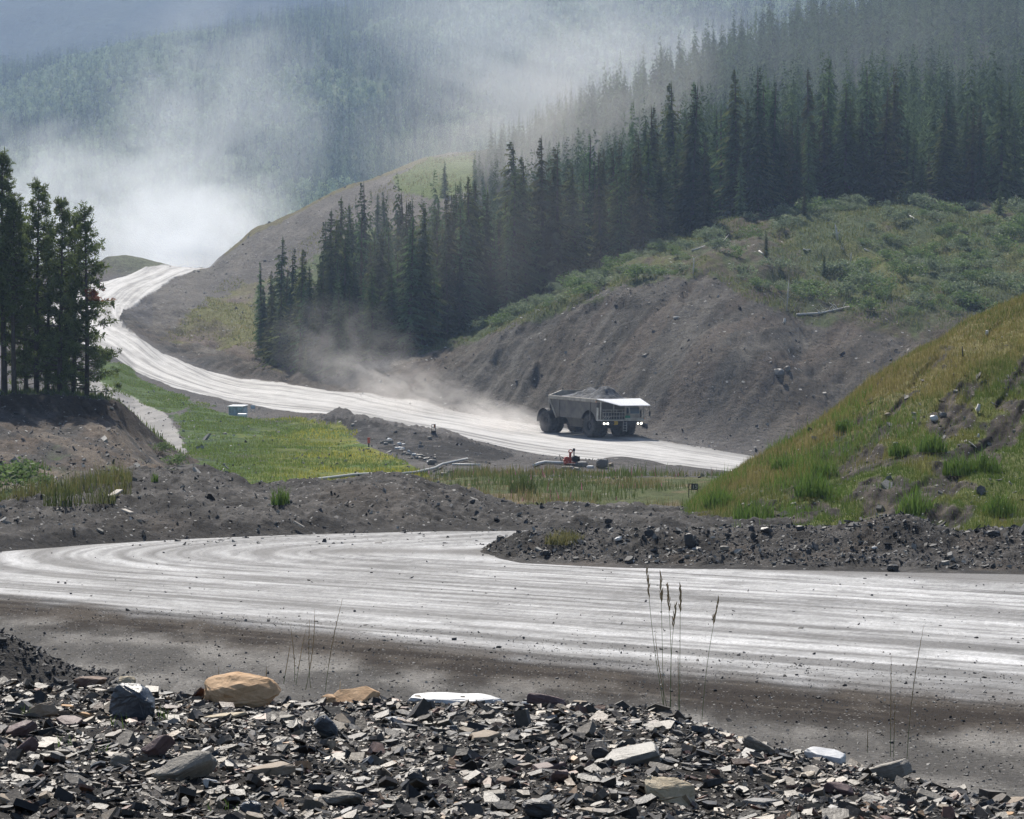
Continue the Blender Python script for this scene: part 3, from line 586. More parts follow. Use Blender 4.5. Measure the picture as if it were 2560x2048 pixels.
pts = [((px - 1280) / F * D, D, VL.z(px, D) - .2, float(np.clip(rng.normal(13.6, 4.2), 5, 21)) * min(1.0, hsc(px, D)), rng.uniform(.85, 1.5), rng.uniform(.75, 1.25)) for px, D in rest]
V_, T_, C_ = scatter_trees(mid, pts, rng)
o = mkmesh('spruce_forest', V_, None, T_, M_spruce, None, crown_col(C_, (.098, .142, .060))); tag(o, 'dense spruce forest climbing the slope behind the front trees', 'forest', kind='stuff')
# forest on the far mountain, with paler broadleaf patches
lowp = [spruce_crown(rngM, 1, w, 13, 4, .03, 1, 1.1, .05) for w in (.10, .13, .115)]
def blob(rng, n=70):
    V = []; T = []
    for i in range(n):
        d = rng.normal(size=3); d /= np.linalg.norm(d); p = d * np.array([.2, .2, .36]) * rng.uniform(.5, 1.0) + np.array([0, 0, .55]); b = len(V)
        for k in range(3): V.append(p + rng.normal(size=3) * .06)
        T.append((b, b + 1, b + 2))
    return np.array(V, np.float32), np.array(T, np.int32), np.full(len(V), 1.0, np.float32)
aspp = [blob(rngM) for _ in range(4)]
P1 = []; P2 = []
n_far = 26000; Ds = np.sqrt(rng.uniform(1130 ** 2, 2320 ** 2, n_far)); px_ = rng.uniform(-260, 2300, n_far)
for D, px in zip(Ds, px_):
    x = (px - 1280) / F * D; asp = fbm(np.array([x * .013]), np.array([D * .0045]), 3, 201)[0] - .25 * abs((D - 1500) / 700) + (.16 if px < 1000 else 0)
    z = FL.z(px, D) - .3
    if asp > .05 and rng.random() < .75: P2.append((x, D, z, rng.uniform(6, 10), 1, rng.uniform(.7, 1.2)))
    else: P1.append((x, D, z, float(np.clip(rng.normal(14.5, 3.5), 6, 22)), rng.uniform(.8, 1.2), rng.uniform(.35, 2.1)))
V_, T_, C_ = scatter_trees(lowp, P1, rng)
o = mkmesh('mountain_forest', V_, None, T_, M_spruce, None, crown_col(C_, (.088, .116, .060))); tag(o, 'hazy conifer forest covering the far mountainside', 'forest', kind='stuff')
V_, T_, C_ = scatter_trees(aspp, P2, rng)
o = mkmesh('aspen_groves', V_, None, T_, M_spruce, None, crown_col(C_, (.31, .38, .22))); tag(o, 'pale green broadleaf groves among the far conifers', 'trees', kind='stuff')

# pines on the knoll, each its own mesh
M_pine = leaf_mat('pine needles', .38, .9, spec=.05)
M_pbark = paint('grey pine bark', (.10, .082, .068), .95, 0, .35, 2.5, None, .03, .1)
def pine(px, D, H, seed, label, base=.3, wd=1.0, dead=False, lean=0.0):
    r = np.random.default_rng(seed); x = (px - 1280) / F * D; z0 = KN.z(px, D) - .15
    e = empty('pine_tree', (x, D, z0), 0); tag(e, label, 'pine')
    wob = [(lean * H * t + .10 * math.sin(3 * t + seed), .1 * math.cos(4 * t + seed), H * t) for t in np.linspace(0, 1, 9)]
    MB().path(wob, [(.19 * (1 - t) + .02) * H / 15 for t in np.linspace(0, 1, 9)], 8).build('trunk', M_pbark, e, smooth=True)
    wx = lambda t: np.interp(t, np.linspace(0, 1, 9), [p[0] for p in wob]); wy = lambda t: np.interp(t, np.linspace(0, 1, 9), [p[1] for p in wob])
    limbs = MB(); V = []; T = []; C = []
    nl = int(185 * H / 15)
    for i in range(nl):
        t = base * .8 + (1 - base * .8) * ((i + r.random()) / nl) ** .9; a = r.uniform(0, 6.283); tt_ = (t - base) / (1 - base)
        prof = (1 - max(tt_, 0)) ** .95 * (.55 + .45 * math.sin(min(1, tt_ * 2.2 + .5) * 1.57)) * (.75 + .35 * math.sin(i * .41 + seed))
        L = wd * H * .170 * prof * r.uniform(.65, 1.25) + .25
        if t < base: L *= .95
        up = r.uniform(-.15, .25) + .5 * max(0, tt_ - .5)
        p0 = np.array([wx(t), wy(t), H * t]); dirv = np.array([math.cos(a), math.sin(a), up]); pts_ = [p0 + dirv * L * u + np.array([0, 0, .12 * L * u * u]) for u in (0, .4, .75, 1)]
        limbs.path([tuple(p) for p in pts_], [.035, .025, .015, .006], 4)
        ncl = 2 + int(L * 3.6)
        for c_ in range(ncl):
            u = r.uniform(.35, 1.02) ** .8; q = p0 + dirv * L * u + np.array([0, 0, .12 * L * u * u]) + r.normal(0, .13, 3)
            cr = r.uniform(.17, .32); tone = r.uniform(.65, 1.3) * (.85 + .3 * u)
            for k in range(15):
                d = r.normal(size=3) + np.array([dirv[0] * .6, dirv[1] * .6, .55]); d /= np.linalg.norm(d); l = cr * r.uniform(.7, 1.2)
                s_ = np.cross(d, r.normal(size=3)); s_ /= np.linalg.norm(s_) + 1e-6; s_ *= .034; b = len(V); o_ = q + r.normal(0, .05, 3)
                V += [o_, o_ + d * l * .6 + s_, o_ + d * l, o_ + d * l * .6 - s_]; T += [(b, b + 1, b + 2), (b, b + 2, b + 3)]; C += [tone] * 4
    limbs.build('limbs', M_pbark, e)
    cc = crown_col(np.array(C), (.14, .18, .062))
    if dead:
        VV = np.array(V); m = (np.abs(VV[:, 2] - H * dead) < .35) & (VV[:, 0] > .1) ; cc[m] = (.30, .10, .05)
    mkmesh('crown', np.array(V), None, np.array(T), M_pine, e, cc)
pine(-40, 186, 16.5, 1, 'tall pine cut by the left edge of the photo', .25, 1.0)
pine(8, 183, 15.2, 2, 'tall bare trunked pine at the left edge of the knoll', .42, .85)
pine(36, 181, 12.3, 3, 'thin pine with yellowing top behind the left edge trunks', .45, .7)
pine(95, 184, 13.4, 4, 'broad bushy pine, tallest in the middle of the knoll group', .10, 1.25)
pine(118, 188, 11.2, 12, 'lower bushy pine tucked behind the broad one', .04, 1.3)
pine(152, 182, 12.1, 5, 'straight pine between the broad one and the right hand one', .12, .9)
pine(184, 186, 11.5, 6, 'pine just left of the rightmost pine', .05, 1.2)
pine(214, 183, 12.0, 7, 'rightmost pine of the knoll group with clumped layered boughs', .03, 1.35, dead=.54)
pine(62, 190, 11, 8, 'slim shaded pine left of the broad bushy one', .08, 1.1)
pine(-90, 182, 18, 9, 'pine out past the left edge of the knoll', .3, 1.0)
pine(-150, 190, 16, 10, 'pine well out past the left edge of the knoll', .2, 1.1)

# ------------------------------------------------------------------ haul truck (local: x forward, y to its left, z up)
TP = (1486.5, 311.0)
M_body = paint('dusty steel body', (.105, .098, .088), .75, .0, .3, 1.2, (.16, .145, .12), .004)
M_rim = paint('worn beige rim', (.40, .365, .30), .6, 0, .25, 2, (.25, .22, .18))
M_white = paint('white canopy paint', (.93, .93, .92), .4, 0, .05, 1.5)
M_beige = paint('beige deck paint', (.52, .50, .44), .55, 0, .2, 2.5, (.33, .30, .25))
M_tyre = paint('dusty tyre rubber', (.05, .048, .046), .9, 0, .35, 3, (.10, .095, .088), .004, .2)
M_dark = paint('dark steel', (.03, .03, .032), .6, 0, .3, 3)
M_glass, nt_, b_ = node_mat('cab glass'); b_.inputs['Base Color'].default_value = (.10, .13, .15, 1); b_.inputs['Roughness'].default_value = .08
M_green = paint('green panel', (.02, .20, .10), .5, 0, .2, 4)
M_yel = paint('yellow tank', (.55, .36, .05), .5, 0, .2, 4)
M_lamp, nt_, b_ = node_mat('lit lamp'); b_.inputs['Emission Color'].default_value = (1, .96, .8, 1); b_.inputs['Emission Strength'].default_value = 5.0
M_coal = ground_mat('coal heap', 4, .12, .5, .8, .4, 1.0)
M_orl = paint('amber lens', (.7, .22, .05), .4, 0, .1, 4)
zt = lambda lx, ly: None
hd = Vector((.5, -.866)); lf = Vector((.866, .5)); x0t = (TP[0] - 1280) / F * TP[1]
def gz(lx, ly=0): p = Vector((x0t, TP[1])) + hd * lx + lf * ly; return VL.zxy(p.x, p.y)
zf, zr_ = gz(2.9), gz(-6.1); pitch = math.atan2(zr_ - zf, 9.0); z0 = zf + (zr_ - zf) * 2.9 / 9.0
truck = empty('haul_truck', (x0t, TP[1], z0), 0); truck.rotation_euler = (0, pitch, math.atan2(hd.y, hd.x))
tag(truck, 'loaded six metre wide mining haul truck with white canopy driving down the dusty road', 'haul truck')
# hopper body: side walls with a wheel arch, tapering rear, belly, end walls
def arch(cx_, cz, r, a0, a1, n=10): return [(cx_ + r * math.cos(a0 + (a1 - a0) * i / n), cz + r * math.sin(a0 + (a1 - a0) * i / n)) for i in range(n + 1)]
side = [(-5.1, 3.75), (-3.6, 1.85)] + [(1.25, 1.85)] + arch(2.9, 1.22, 1.62, math.pi * .86, math.pi * .12, 10) + [(4.55, 1.9), (4.55, 3.75)]
bo = MB()
for y0, y1 in ((-2.62, -2.52), (2.52, 2.62)): bo.prism([(a, b) for a, b in side], 1, y0, y1)
bo.add([(-5.1, -2.52, 3.75), (-5.1, 2.52, 3.75), (-3.5, 2.52, 1.7), (-3.5, -2.52, 1.7)], [(0, 1, 2, 3)])
bo.add([(4.5, -2.52, 3.75), (4.5, 2.52, 3.75), (4.5, 2.52, 1.7), (4.5, -2.52, 1.7)], [(3, 2, 1, 0)])
bo.prism([(-3.5, 1.8), (-2.6, .85), (.4, .85), (1.4, 1.5), (4.3, 1.5), (4.5, 1.8)], 1, -1.5, 1.5)
bo.prism([(-5.1, 3.75), (-5.25, 3.75), (-3.7, 1.7), (-3.5, 1.7)], 1, -2.5, 2.5)
body = bo.build('body', M_body, truck)
ri = MB(); ri.box((-.3, -2.66, 3.9), (9.7, .22, .36)); ri.box((-.3, 2.66, 3.9), (9.7, .22, .36)); ri.box((4.58, 0, 3.9), (.16, 5.5, .36))
ri.prism([(-2.75, 3.72), (-2.75, 4.05), (-1.1, 4.62), (1.1, 4.62), (2.75, 4.05), (2.75, 3.72)], 0, -5.3, -5.12)
ri.build('body_rim', M_rim, truck, .02)
for i in range(2): MB().box((-3.0 + i * 6.3, -2.66, 2.75), (.09, .09, 1.9)).build('side_rib', M_body, truck)
for s in (-1, 1):
    st = MB(); st.path([(-5.15, 2.66 * s, 3.7), (-3.6, 2.66 * s, 1.75)], .1, 6); st.path([(-5.15, 2.66 * s, 3.7), (-5.3, 2.6 * s, 2.4)], .07, 6); st.build('rear_strut', M_rim, truck)
    fe = MB(); fe.lathe([(1.42, -.85), (1.42, 0.05), (1.38, 0.05), (1.38, -.85)], (-6.1, 2.35 * s + (.4 if s < 0 else .4), 1.22), 1, 14, math.pi * .95, math.pi * .08); fe.build('rear_fender', M_dark, truck)
en_ = MB(); en_.box((-5.7, 0, 2.3), (1.5, 3.6, 1.3)); en_.build('engine_housing', M_dark, truck, .03)
MB().box((-5.2, -1.9, 2.9), (.6, .7, .9)).build('air_cleaner', M_dark, truck, .04); MB().tube((-5.5, -2.2, 2.6), (-5.5, -2.2, 3.5), .16, n=12).build('exhaust_stack', M_dark, truck)
for ax in (-6.1, 2.9): MB().tube((ax, -2.2, 1.22), (ax, 2.2, 1.22), .33, n=12).build('axle', M_dark, truck)
MB().box((3.6, 0, 1.55), (3.4, 2.6, .5)).build('chassis', M_dark, truck, .03)
ld = MB()
for sy in (-.22, .22): ld.tube((5.72, .2 + sy, .7), (5.72, .2 + sy, 1.9), .025, n=5)
for q in range(4): ld.tube((5.72, -.02, .8 + q * .28), (5.72, .42, .8 + q * .28), .02, n=5)
ld.build('ladder', M_beige, truck)
def tyre_mb():
    m = MB(); R0, w = 1.22, .42
    m.lathe([(.62, -w + .05), (.80, -w), (1.05, -w), (1.17, -w + .07), (R0 - .03, -w * .55), (R0 - .03, w * .55), (1.17, w - .07), (1.05, w), (.80, w), (.62, w - .05)], (0, 0, 0), 1, 40)
    for k in range(26):
        a = k * 6.2832 / 26
        for s in (-1, 1):
            rt = Matrix.Rotation(-a - (.06 * s), 3, 'Y'); c = rt @ Vector((R0 - .015, s * .2, 0)); m.box(c, (.07, .36, .14), rt @ Matrix.Rotation(.35 * s, 3, 'X'))
            c2 = rt @ Vector((1.13, s * (w - .02), 0)); m.box(c2, (.12, .07, .13), rt)
    return m
TY = tyre_mb().build('tyre', M_tyre); TY_me = TY.data; bpy.data.objects.remove(TY)
wm = MB(); wm.lathe([(.05, .25), (.22, .25), (.25, .12), (.42, .10), (.50, .30), (.63, .34), (.66, .30), (.66, -.30), (.63, -.34), (.50, -.30), (.42, -.10), (.25, -.12), (.22, -.25), (.05, -.25)], (0, 0, 0), 1, 28)
for k in range(10): a = k * .6283; wm.box((.33 * math.cos(a), .13, .33 * math.sin(a)), (.05, .05, .05)); wm.box((.33 * math.cos(a), -.13, .33 * math.sin(a)), (.05, .05, .05))
WH = wm.build('wheel', M_dark); WH_me = WH.data; bpy.data.objects.remove(WH)
for ax in (2.9, -6.1):
    for wy_ in (-2.2, -1.25, 1.25, 2.2):
        w_ = bpy.data.objects.new('wheel', WH_me); COL.objects.link(w_); w_.parent = truck; w_.location = (ax, wy_, 1.22 - .01)
        t_ = bpy.data.objects.new('tyre', TY_me); COL.objects.link(t_); t_.parent = w_
# canopy on posts over the front deck
cn = MB(); top = [(4.62, -2.72, 4.12), (4.95, -2.72, 4.08), (6.65, -1.0, 3.52), (6.65, 2.72, 3.52), (6.3, 2.9, 3.55), (4.62, 2.72, 4.16), (4.62, .6, 4.05)]
cn.add(top + [(a, b, c - .07) for a, b, c in top], [(0, 1, 2, 3, 4, 5, 6), (13, 12, 11, 10, 9, 8, 7)] + [(i, i + 7, (i + 1) % 7 + 7, (i + 1) % 7) for i in range(7)])
cn.build('canopy', M_white, truck)
for px_, py_, zt_ in ((5.3, -2.58, 3.86), (5.55, .3, 3.8), (5.62, 2.58, 3.78), (5.0, -.8, 3.9)): MB().box((px_, py_, (1.9 + zt_) / 2), (.11, .11, zt_ - 1.9)).build('canopy_post', M_beige, truck)
dk = MB(); dk.box((5.15, 0, 1.9), (1.1, 5.36, .12)); dk.box((5.66, 1.45, 1.98), (.1, 2.4, .3)); dk.box((4.75, -2.6, 2.5), (.3, .12, 1.4)); dk.build('deck', M_beige, truck, .015)
rl = MB()
for z in (2.35, 2.72, 3.0): rl.tube((5.64, -2.55, z), (5.64, .25, z), .028, n=6)
for i in range(9): rl.tube((5.64, -2.5 + i * .34, 1.95), (5.64, -2.5 + i * .34, 3.0 if i % 2 else 2.72), .022, n=5)
for i in range(3): rl.tube((5.66, -2.5 + i * .3, 1.95), (5.66, -2.2 + i * .3, 2.35), .03, n=5)
for z in (2.35, 2.72): rl.tube((5.64, 2.3, z), (5.64, 2.6, z), .025, n=5)
rl.build('railing', M_beige, truck)
cb = MB(); cb.prism([(4.75, 1.96), (5.5, 1.96), (5.52, 2.55), (5.35, 3.3), (4.75, 3.34)], 1, .86, 2.2); cab = cb.build('cab', M_beige, truck, .03)
ws = MB(); ws.add([(5.545, .96, 2.6), (5.545, 2.1, 2.6), (5.385, 2.1, 3.24), (5.385, .96, 3.24)], [(0, 1, 2, 3)]); ws.prism([(5.0, 2.6), (5.40, 2.6), (5.28, 3.2), (5.0, 3.2)], 1, .84, .858); ws.build('windscreen', M_glass, cab)
MB().box((5.6, 1.5, 2.28), (.07, 1.2, .52)).build('nose_panel', M_rim, cab, .02)
MB().box((5.66, .56, 2.17), (.06, .62, .46)).build('green_sign_panel', M_green, truck, .01)
MB().box((5.1, -1.3, 2.35), (.6, 1.6, .7)).build('engine_cover', M_dark, truck, .03); MB().tube((5.3, -.3, 2.0), (5.3, -.3, 2.8), .14, n=12).build('air_filter', M_dark, truck); MB().box((5.3, 2.38, 2.55), (.18, .16, .75)).build('fire_extinguisher', M_dark, truck, .03)
g3 = MB(); g3.tube((5.45, -.95, 1.62), (5.45, -.62, 1.62), .22, n=14); g3.build('yellow_tank', M_yel, truck)
bp = MB(); bp.box((5.35, 0, 1.62), (.25, 4.9, .3)); bp.build('bumper', M_dark, truck, .03)
for y_ in (-2.25, -1.82, 1.95, 2.36):
    h = MB(); h.tube((5.49, y_, 1.55), (5.56, y_, 1.55), .105 if abs(y_) > 2.05 or y_ < 0 else .085, n=14); h.build('headlight', M_lamp, truck)
ml = MB(); ml.box((5.69, 2.66, 2.05), (.06, .1, .1)); ml.box((4.62, -2.76, 3.82), (.1, .06, .1)); ml.build('marker_light', M_orl, truck)
mr = MB(); mr.path([(6.3, 2.75, 3.4), (6.3, 2.9, 2.9), (6.3, 2.9, 2.5)], .02, 4); mr.box((6.3, 2.9, 2.6), (.05, .18, .5)); mr.path([(5.6, 2.3, 2.9), (5.7, 2.45, 3.1)], .02, 4); mr.build('mirror', M_dark, truck)
# coal load (rests in the body: a thing of its own)
gx, gy = np.meshgrid(np.linspace(-5.0, 4.45, 90), np.linspace(-2.5, 2.5, 46), indexing='ij')
eg = np.minimum(np.minimum(gx + 5.0, 4.45 - gx) / 1.5, (2.5 - np.abs(gy)) / 1.9).clip(0, 1) ** .8
hz = 3.85 + eg * (.42 + 1.15 * np.exp(-((gx - 2.1) / 1.5) ** 2 - ((gy + .1) / 1.4) ** 2) + .85 * np.exp(-((gx + 1.9) / 1.3) ** 2 - ((gy - .8) / 1.3) ** 2) + .2 * fbm(gx * 1.3, gy * 1.3, 4, 9)) + .05 * fbm(gx * 6, gy * 6, 3, 10)
id_ = np.arange(gx.size).reshape(gx.shape); q = np.stack([id_[:-1, :-1], id_[1:, :-1], id_[1:, 1:], id_[:-1, 1:]], -1).reshape(-1, 4)
cc_ = mixa(np.array([.06, .063, .067]), np.array([.15, .155, .165]), sstep(fbm(gx * 2, gy * 2, 4, 12), -.3, .4))
load = mkmesh('coal_load', np.stack([gx, gy, hz], -1), q, None, M_coal, None, cc_.reshape(-1, 3)); load.location = truck.location; load.rotation_euler = truck.rotation_euler
tag(load, 'heaped grey broken rock load piled in the body of the haul truck', 'rock load')

# ------------------------------------------------------------------ rocks and rubble in the foreground
def on_land(L, px, py, lo=0, hi=1e9):
    i = int(np.clip(round((px - L.cols[0]) / (L.cols[1] - L.cols[0])), 0, len(L.cols) - 1)); colp = L.PY[:, i]; Yc = L.Y[:, i]
    for j in range(len(colp)):
        if Yc[j] >= lo and colp[j] <= py: return float(Yc[j]), float(L.Z[j, i])
    j = int(np.argmin(colp)); return float(Yc[j]), float(L.Z[j, i])
def stone_mat(name, c1, c2, rough=.55, scale=18, bmp=.006, streak=1.0, spec=.45):
    m, nt, b = node_mat(name); co = N(nt, 'ShaderNodeTexCoord').outputs['Object']
    mp = N(nt, 'ShaderNodeMapping'); mp.inputs['Scale'].default_value = (1, 1, 1 + 3 * streak); nt.links.new(co, mp.inputs[0])
    n1 = noise(nt, scale, 8, .65, mp.outputs[0], .5); n2 = noise(nt, scale * 6, 4, .7, co)
    c = mixc(nt, ramp(nt, n1, .35, .65), c1, c2); c = mixc(nt, ramp(nt, n2, .3, .75, 0, .5), c, tuple(x * .45 for x in c1))
    nt.links.new(c, b.inputs['Base Color']); b.inputs['Roughness'].default_value = rough; b.inputs['Specular IOR Level'].default_value = spec
    bump(nt, b, mth(nt, 'ADD', n1, mth(nt, 'MULTIPLY', n2, .4)), .9, bmp); return m
SM = {'orange': stone_mat('orange sandstone', (.64, .38, .19), (.76, .52, .31), .8, 9, .008), 'blue': stone_mat('blue black slate', (.035, .045, .06), (.12, .14, .17), .38, 10, .006, .4, .6),
      'white': stone_mat('pale quartzite', (.72, .73, .74), (.85, .85, .84), .5, 10), 'tan': stone_mat('tan siltstone', (.30, .23, .16), (.40, .32, .24), .7, 14),
      'brown': stone_mat('brown sandstone', (.20, .13, .10), (.32, .22, .16), .75, 12), 'maroon': stone_mat('maroon shale', (.14, .085, .085), (.22, .15, .14), .6, 14),
      'grey': stone_mat('grey slate', (.17, .162, .15), (.27, .26, .24), .5, 14), 'dark': stone_mat('dark shale', (.035, .035, .038), (.08, .078, .078), .45, 14), 'beige': stone_mat('beige layered stone', (.24, .215, .18), (.36, .33, .28), .65, 10, .01, 2.0),
      'ochre': stone_mat('pale ochre stone', (.52, .42, .27), (.66, .56, .40), .7, 9, .012, 2.0)}
import bmesh
def stone(px, py, wpx, hpx, mat, label, kind='slab', seed=1, tilt=(0, 0), deep=.6, L=None, lo=6.5, D=None, name='rock', group=None, cat='rock', sink=.15, rz=0, lit=None):
    L = L or NB; r = np.random.default_rng(seed)
    if D is None: D, z = on_land(L, px, py + hpx * .38, lo)
    else: z = L.z(px, D)
    w = wpx / F * D; h = hpx / F * D; x = (px - 1280) / F * D; bm = bmesh.new()
    if kind == 'slab':
        n = int(r.integers(5, 8)); h *= .6
        for zz, k in ((-.5, 1.0), (.1, 1.03), (.5, .93)):
            rr = np.random.default_rng(seed + 7)
            for i in range(n):
                a = 6.283 * (i + rr.uniform(-.3, .3)) / n; q = rr.uniform(.82, 1.12)
                bm.verts.new((math.cos(a) * w / 2 * q * k + r.normal(0, .02) * w, math.sin(a) * w / 2 * deep * q * k, zz * h + r.normal(0, .06) * h))
    else:
        for i in range(22):
            d = r.normal(size=3); d /= np.linalg.norm(d); d = np.sign(d) * np.abs(d) ** .7; bm.verts.new((d[0] * w / 2 * .95, d[1] * w / 2 * deep, d[2] * h / 2))
    g = bmesh.ops.convex_hull(bm, input=bm.verts[:]); bmesh.ops.delete(bm, geom=[v for v in bm.verts if not v.link_faces], context='VERTS')
    bmesh.ops.bevel(bm, geom=bm.edges[:], offset=min(w, h) * .05, segments=1, affect='EDGES', profile=.5)
    bmesh.ops.triangulate(bm, faces=bm.faces[:]); bmesh.ops.subdivide_edges(bm, edges=bm.edges[:], cuts=2 if wpx < 60 else 3, use_grid_fill=True)
    bm.normal_update(); P = np.array([v.co[:] for v in bm.verts]); Nn = np.array([v.normal[:] for v in bm.verts]); s = 5 / w
    dsp = (.014 if kind == 'slab' else .035) * w * fbm(P[:, 0] * s + seed + P[:, 2] * s, P[:, 1] * s + P[:, 2] * s * 2, 4, seed) + .012 * w * fbm(P[:, 2] * s * 8, P[:, 0] * s * .7, 2, seed + 1)
    for v, d, nn in zip(bm.verts, dsp, Nn): v.co += Vector(nn) * float(d)
    me = bpy.data.meshes.new(name); bm.to_mesh(me); bm.free(); me.materials.append(SM[mat]); o = bpy.data.objects.new(name, me); COL.objects.link(o)
    o.location = (x, D + .3 * w * deep * 0, z + h * (.5 - sink)); o.rotation_euler = (R(tilt[0]), R(tilt[1]), R(rz)); tag(o, label, cat, group); return o
ST = [(603, 1731, 211, 88, 'orange', 'big flat topped orange sandstone block on the crest of the rubble bank', 'boulder', 3, (30, -4), .6),
 (880, 1737, 135, 44, 'orange', 'low orange wedge shaped stone right of the big orange block', 'slab', 9, (34, -9), .6),
 (822, 1748, 50, 28, 'orange', 'small orange stone touching the left end of the orange wedge', 'boulder', 10, (0, 0), .6),
 (324, 1764, 142, 100, 'blue', 'blue black boulder with a pale patch, left of the big orange block', 'boulder', 16, (22, 4), .8),
 (1130, 1731, 245, 30, 'white', 'long flat bright white slab on the crest of the bank', 'slab', 5, (16, 2), .3),
 (1243, 1744, 60, 20, 'white', 'short white chip at the right end of the long white slab', 'slab', 6, (0, 14), .5),
 (1366, 1741, 108, 42, 'maroon', 'dark brown pointed rock on the crest right of the long white slab', 'slab', 17, (-8, 12), .6),
 (1326, 1724, 44, 14, 'white', 'white chip lying on top behind the dark brown pointed rock', 'slab', 18, (0, 5), .5),
 (1450, 1737, 46, 22, 'tan', 'small tan flake at the crest right of the dark brown pointed rock', 'slab', 19, (20, 0), .6),
 (101, 1771, 74, 56, 'tan', 'square tan stone at far left of the rubble', 'slab', 21, (-10, -22), .7),
 (228, 1684, 94, 34, 'brown', 'brown sandstone lump on the crest at the left', 'boulder', 22, (0, 0), .6),
 (316, 1676, 52, 32, 'ochre', 'pale cream lump beside the brown sandstone on the crest', 'boulder', 23, (0, 0), .7),
 (172, 1802, 84, 30, 'maroon', 'maroon triangular flake below the square tan stone', 'slab', 24, (22, 0), .7),
 (44, 1822, 104, 44, 'maroon', 'long maroon slab at the left edge of the rubble', 'slab', 25, (20, -24), .45),
 (70, 1862, 60, 50, 'maroon', 'reddish slab under the long maroon one', 'slab', 26, (30, -40), .5),
 (168, 1766, 36, 18, 'orange', 'little orange chip right of the square tan stone', 'slab', 27, (10, 8), .5),
 (212, 1785, 30, 16, 'orange', 'second little orange chip beside the maroon triangular flake', 'slab', 28, (10, 14), .5),
 (465, 1912, 170, 84, 'beige', 'large tilted beige slab with layered edges, lower left', 'slab', 29, (38, -26), .42),
 (390, 1862, 96, 66, 'maroon', 'dark purple grey slab leaning behind the large tilted beige slab', 'slab', 30, (36, -34), .4),
 (678, 1922, 134, 42, 'tan', 'flat topped pinkish slab below the big orange block', 'slab', 31, (6, -7), .55),
 (525, 1960, 40, 28, 'white', 'small white stone between the beige slab and the flat pinkish slab', 'boulder', 32, (0, 0), .8),
 (815, 1822, 60, 70, 'blue', 'twisted blue grey stone with a pale top, under the orange wedge', 'boulder', 33, (0, -40), .6),
 (628, 2028, 64, 46, 'blue', 'slate blue stone at the bottom edge, left of centre', 'boulder', 34, (0, 0), .8),
 (1345, 2024, 90, 48, 'dark', 'dark rounded rock at the bottom edge near the centre', 'boulder', 35, (0, 0), .8),
 (1577, 1884, 176, 52, 'grey', 'large smooth grey slab tilted up to the right, right of centre', 'slab', 36, (16, -15), .55),
 (1500, 1886, 50, 34, 'dark', 'dark angular stone against the left end of the large smooth grey slab', 'boulder', 37, (0, 0), .8),
 (1211, 1838, 84, 24, 'tan', 'flat grey tan slab in the middle of the rubble', 'slab', 38, (12, -6), .7),
 (1672, 1985, 166, 62, 'ochre', 'long pale ochre layered rock, lower right of centre', 'boulder', 39, (28, 14), .6),
 (2064, 1858, 102, 46, 'white', 'block with a bright white top and dark front, at the right crest', 'slab', 40, (14, 8), .8),
 (1896, 1866, 98, 40, 'beige', 'oblong beige stone left of the white topped block', 'boulder', 41, (0, 26), .5),
 (1866, 1832, 56, 14, 'white', 'thin white chip above the oblong beige stone', 'slab', 42, (6, 8), .6),
 (1852, 1808, 44, 16, 'ochre', 'pale flake at the crest above the thin white chip', 'slab', 43, (6, 8), .6),
 (2222, 1920, 130, 66, 'beige', 'dark layered rock leaning right, at the lower right crest', 'slab', 44, (-6, -16), .8),
 (1905, 2003, 100, 22, 'grey', 'flat grey slab right of the pale ochre layered rock', 'slab', 45, (3, 0), .6),
 (2098, 1972, 84, 44, 'maroon', 'reddish brown wedge below the dark layered rock', 'slab', 46, (26, 22), .45),
 (2318, 1990, 84, 34, 'beige', 'beige tilted slab at the lower right', 'slab', 47, (24, 20), .5),
 (2520, 2004, 110, 26, 'tan', 'flat tan slab cut by the right edge', 'slab', 48, (8, -6), .6),
 (2522, 2036, 40, 18, 'orange', 'small orange chip in the bottom right corner', 'slab', 49, (10, -12), .7),
 (1235, 1984, 62, 26, 'beige', 'small pale flat slab at the bottom centre', 'slab', 50, (10, -4), .6),
 (1040, 1944, 48, 40, 'dark', 'dark triangular stone in the lower middle', 'boulder', 51, (0, 0), .7),
 (856, 1998, 112, 40, 'beige', 'speckled beige and grey rock at the bottom left of centre', 'boulder', 52, (0, 0), .7),
 (1400, 1944, 60, 36, 'maroon', 'reddish stone under the large smooth grey slab', 'boulder', 53, (0, 0), .7),
 (1370, 1918, 96, 22, 'maroon', 'thin pinkish slab above the reddish stone', 'slab', 54, (10, -8), .5),
 (1262, 1956, 46, 34, 'brown', 'square brown stone above the small pale flat slab', 'slab', 55, (26, 0), .7),
 (985, 1800, 54, 20, 'blue', 'blue grey chip in the middle of the rubble under the long white slab', 'slab', 56, (8, 4), .7),
 (1128, 1818, 34, 28, 'blue', 'upright blue block left of the flat grey tan slab', 'slab', 57, (0, 0), .8),
 (710, 1795, 60, 20, 'beige', 'grey beige flake in front of the big orange block', 'slab', 58, (10, -10), .5),
 (560, 1793, 110, 14, 'ochre', 'long thin pale flake in front of the big orange block', 'slab', 59, (5, -6), .35),
 (30, 2000, 90, 26, 'tan', 'tan slab in the bottom left corner', 'slab', 60, (10, 10), .5),
 (300, 1905, 54, 50, 'beige', 'pale angular stone left of the large tilted beige slab', 'boulder', 61, (0, 0), .7)]
for a in ST: stone(*a)

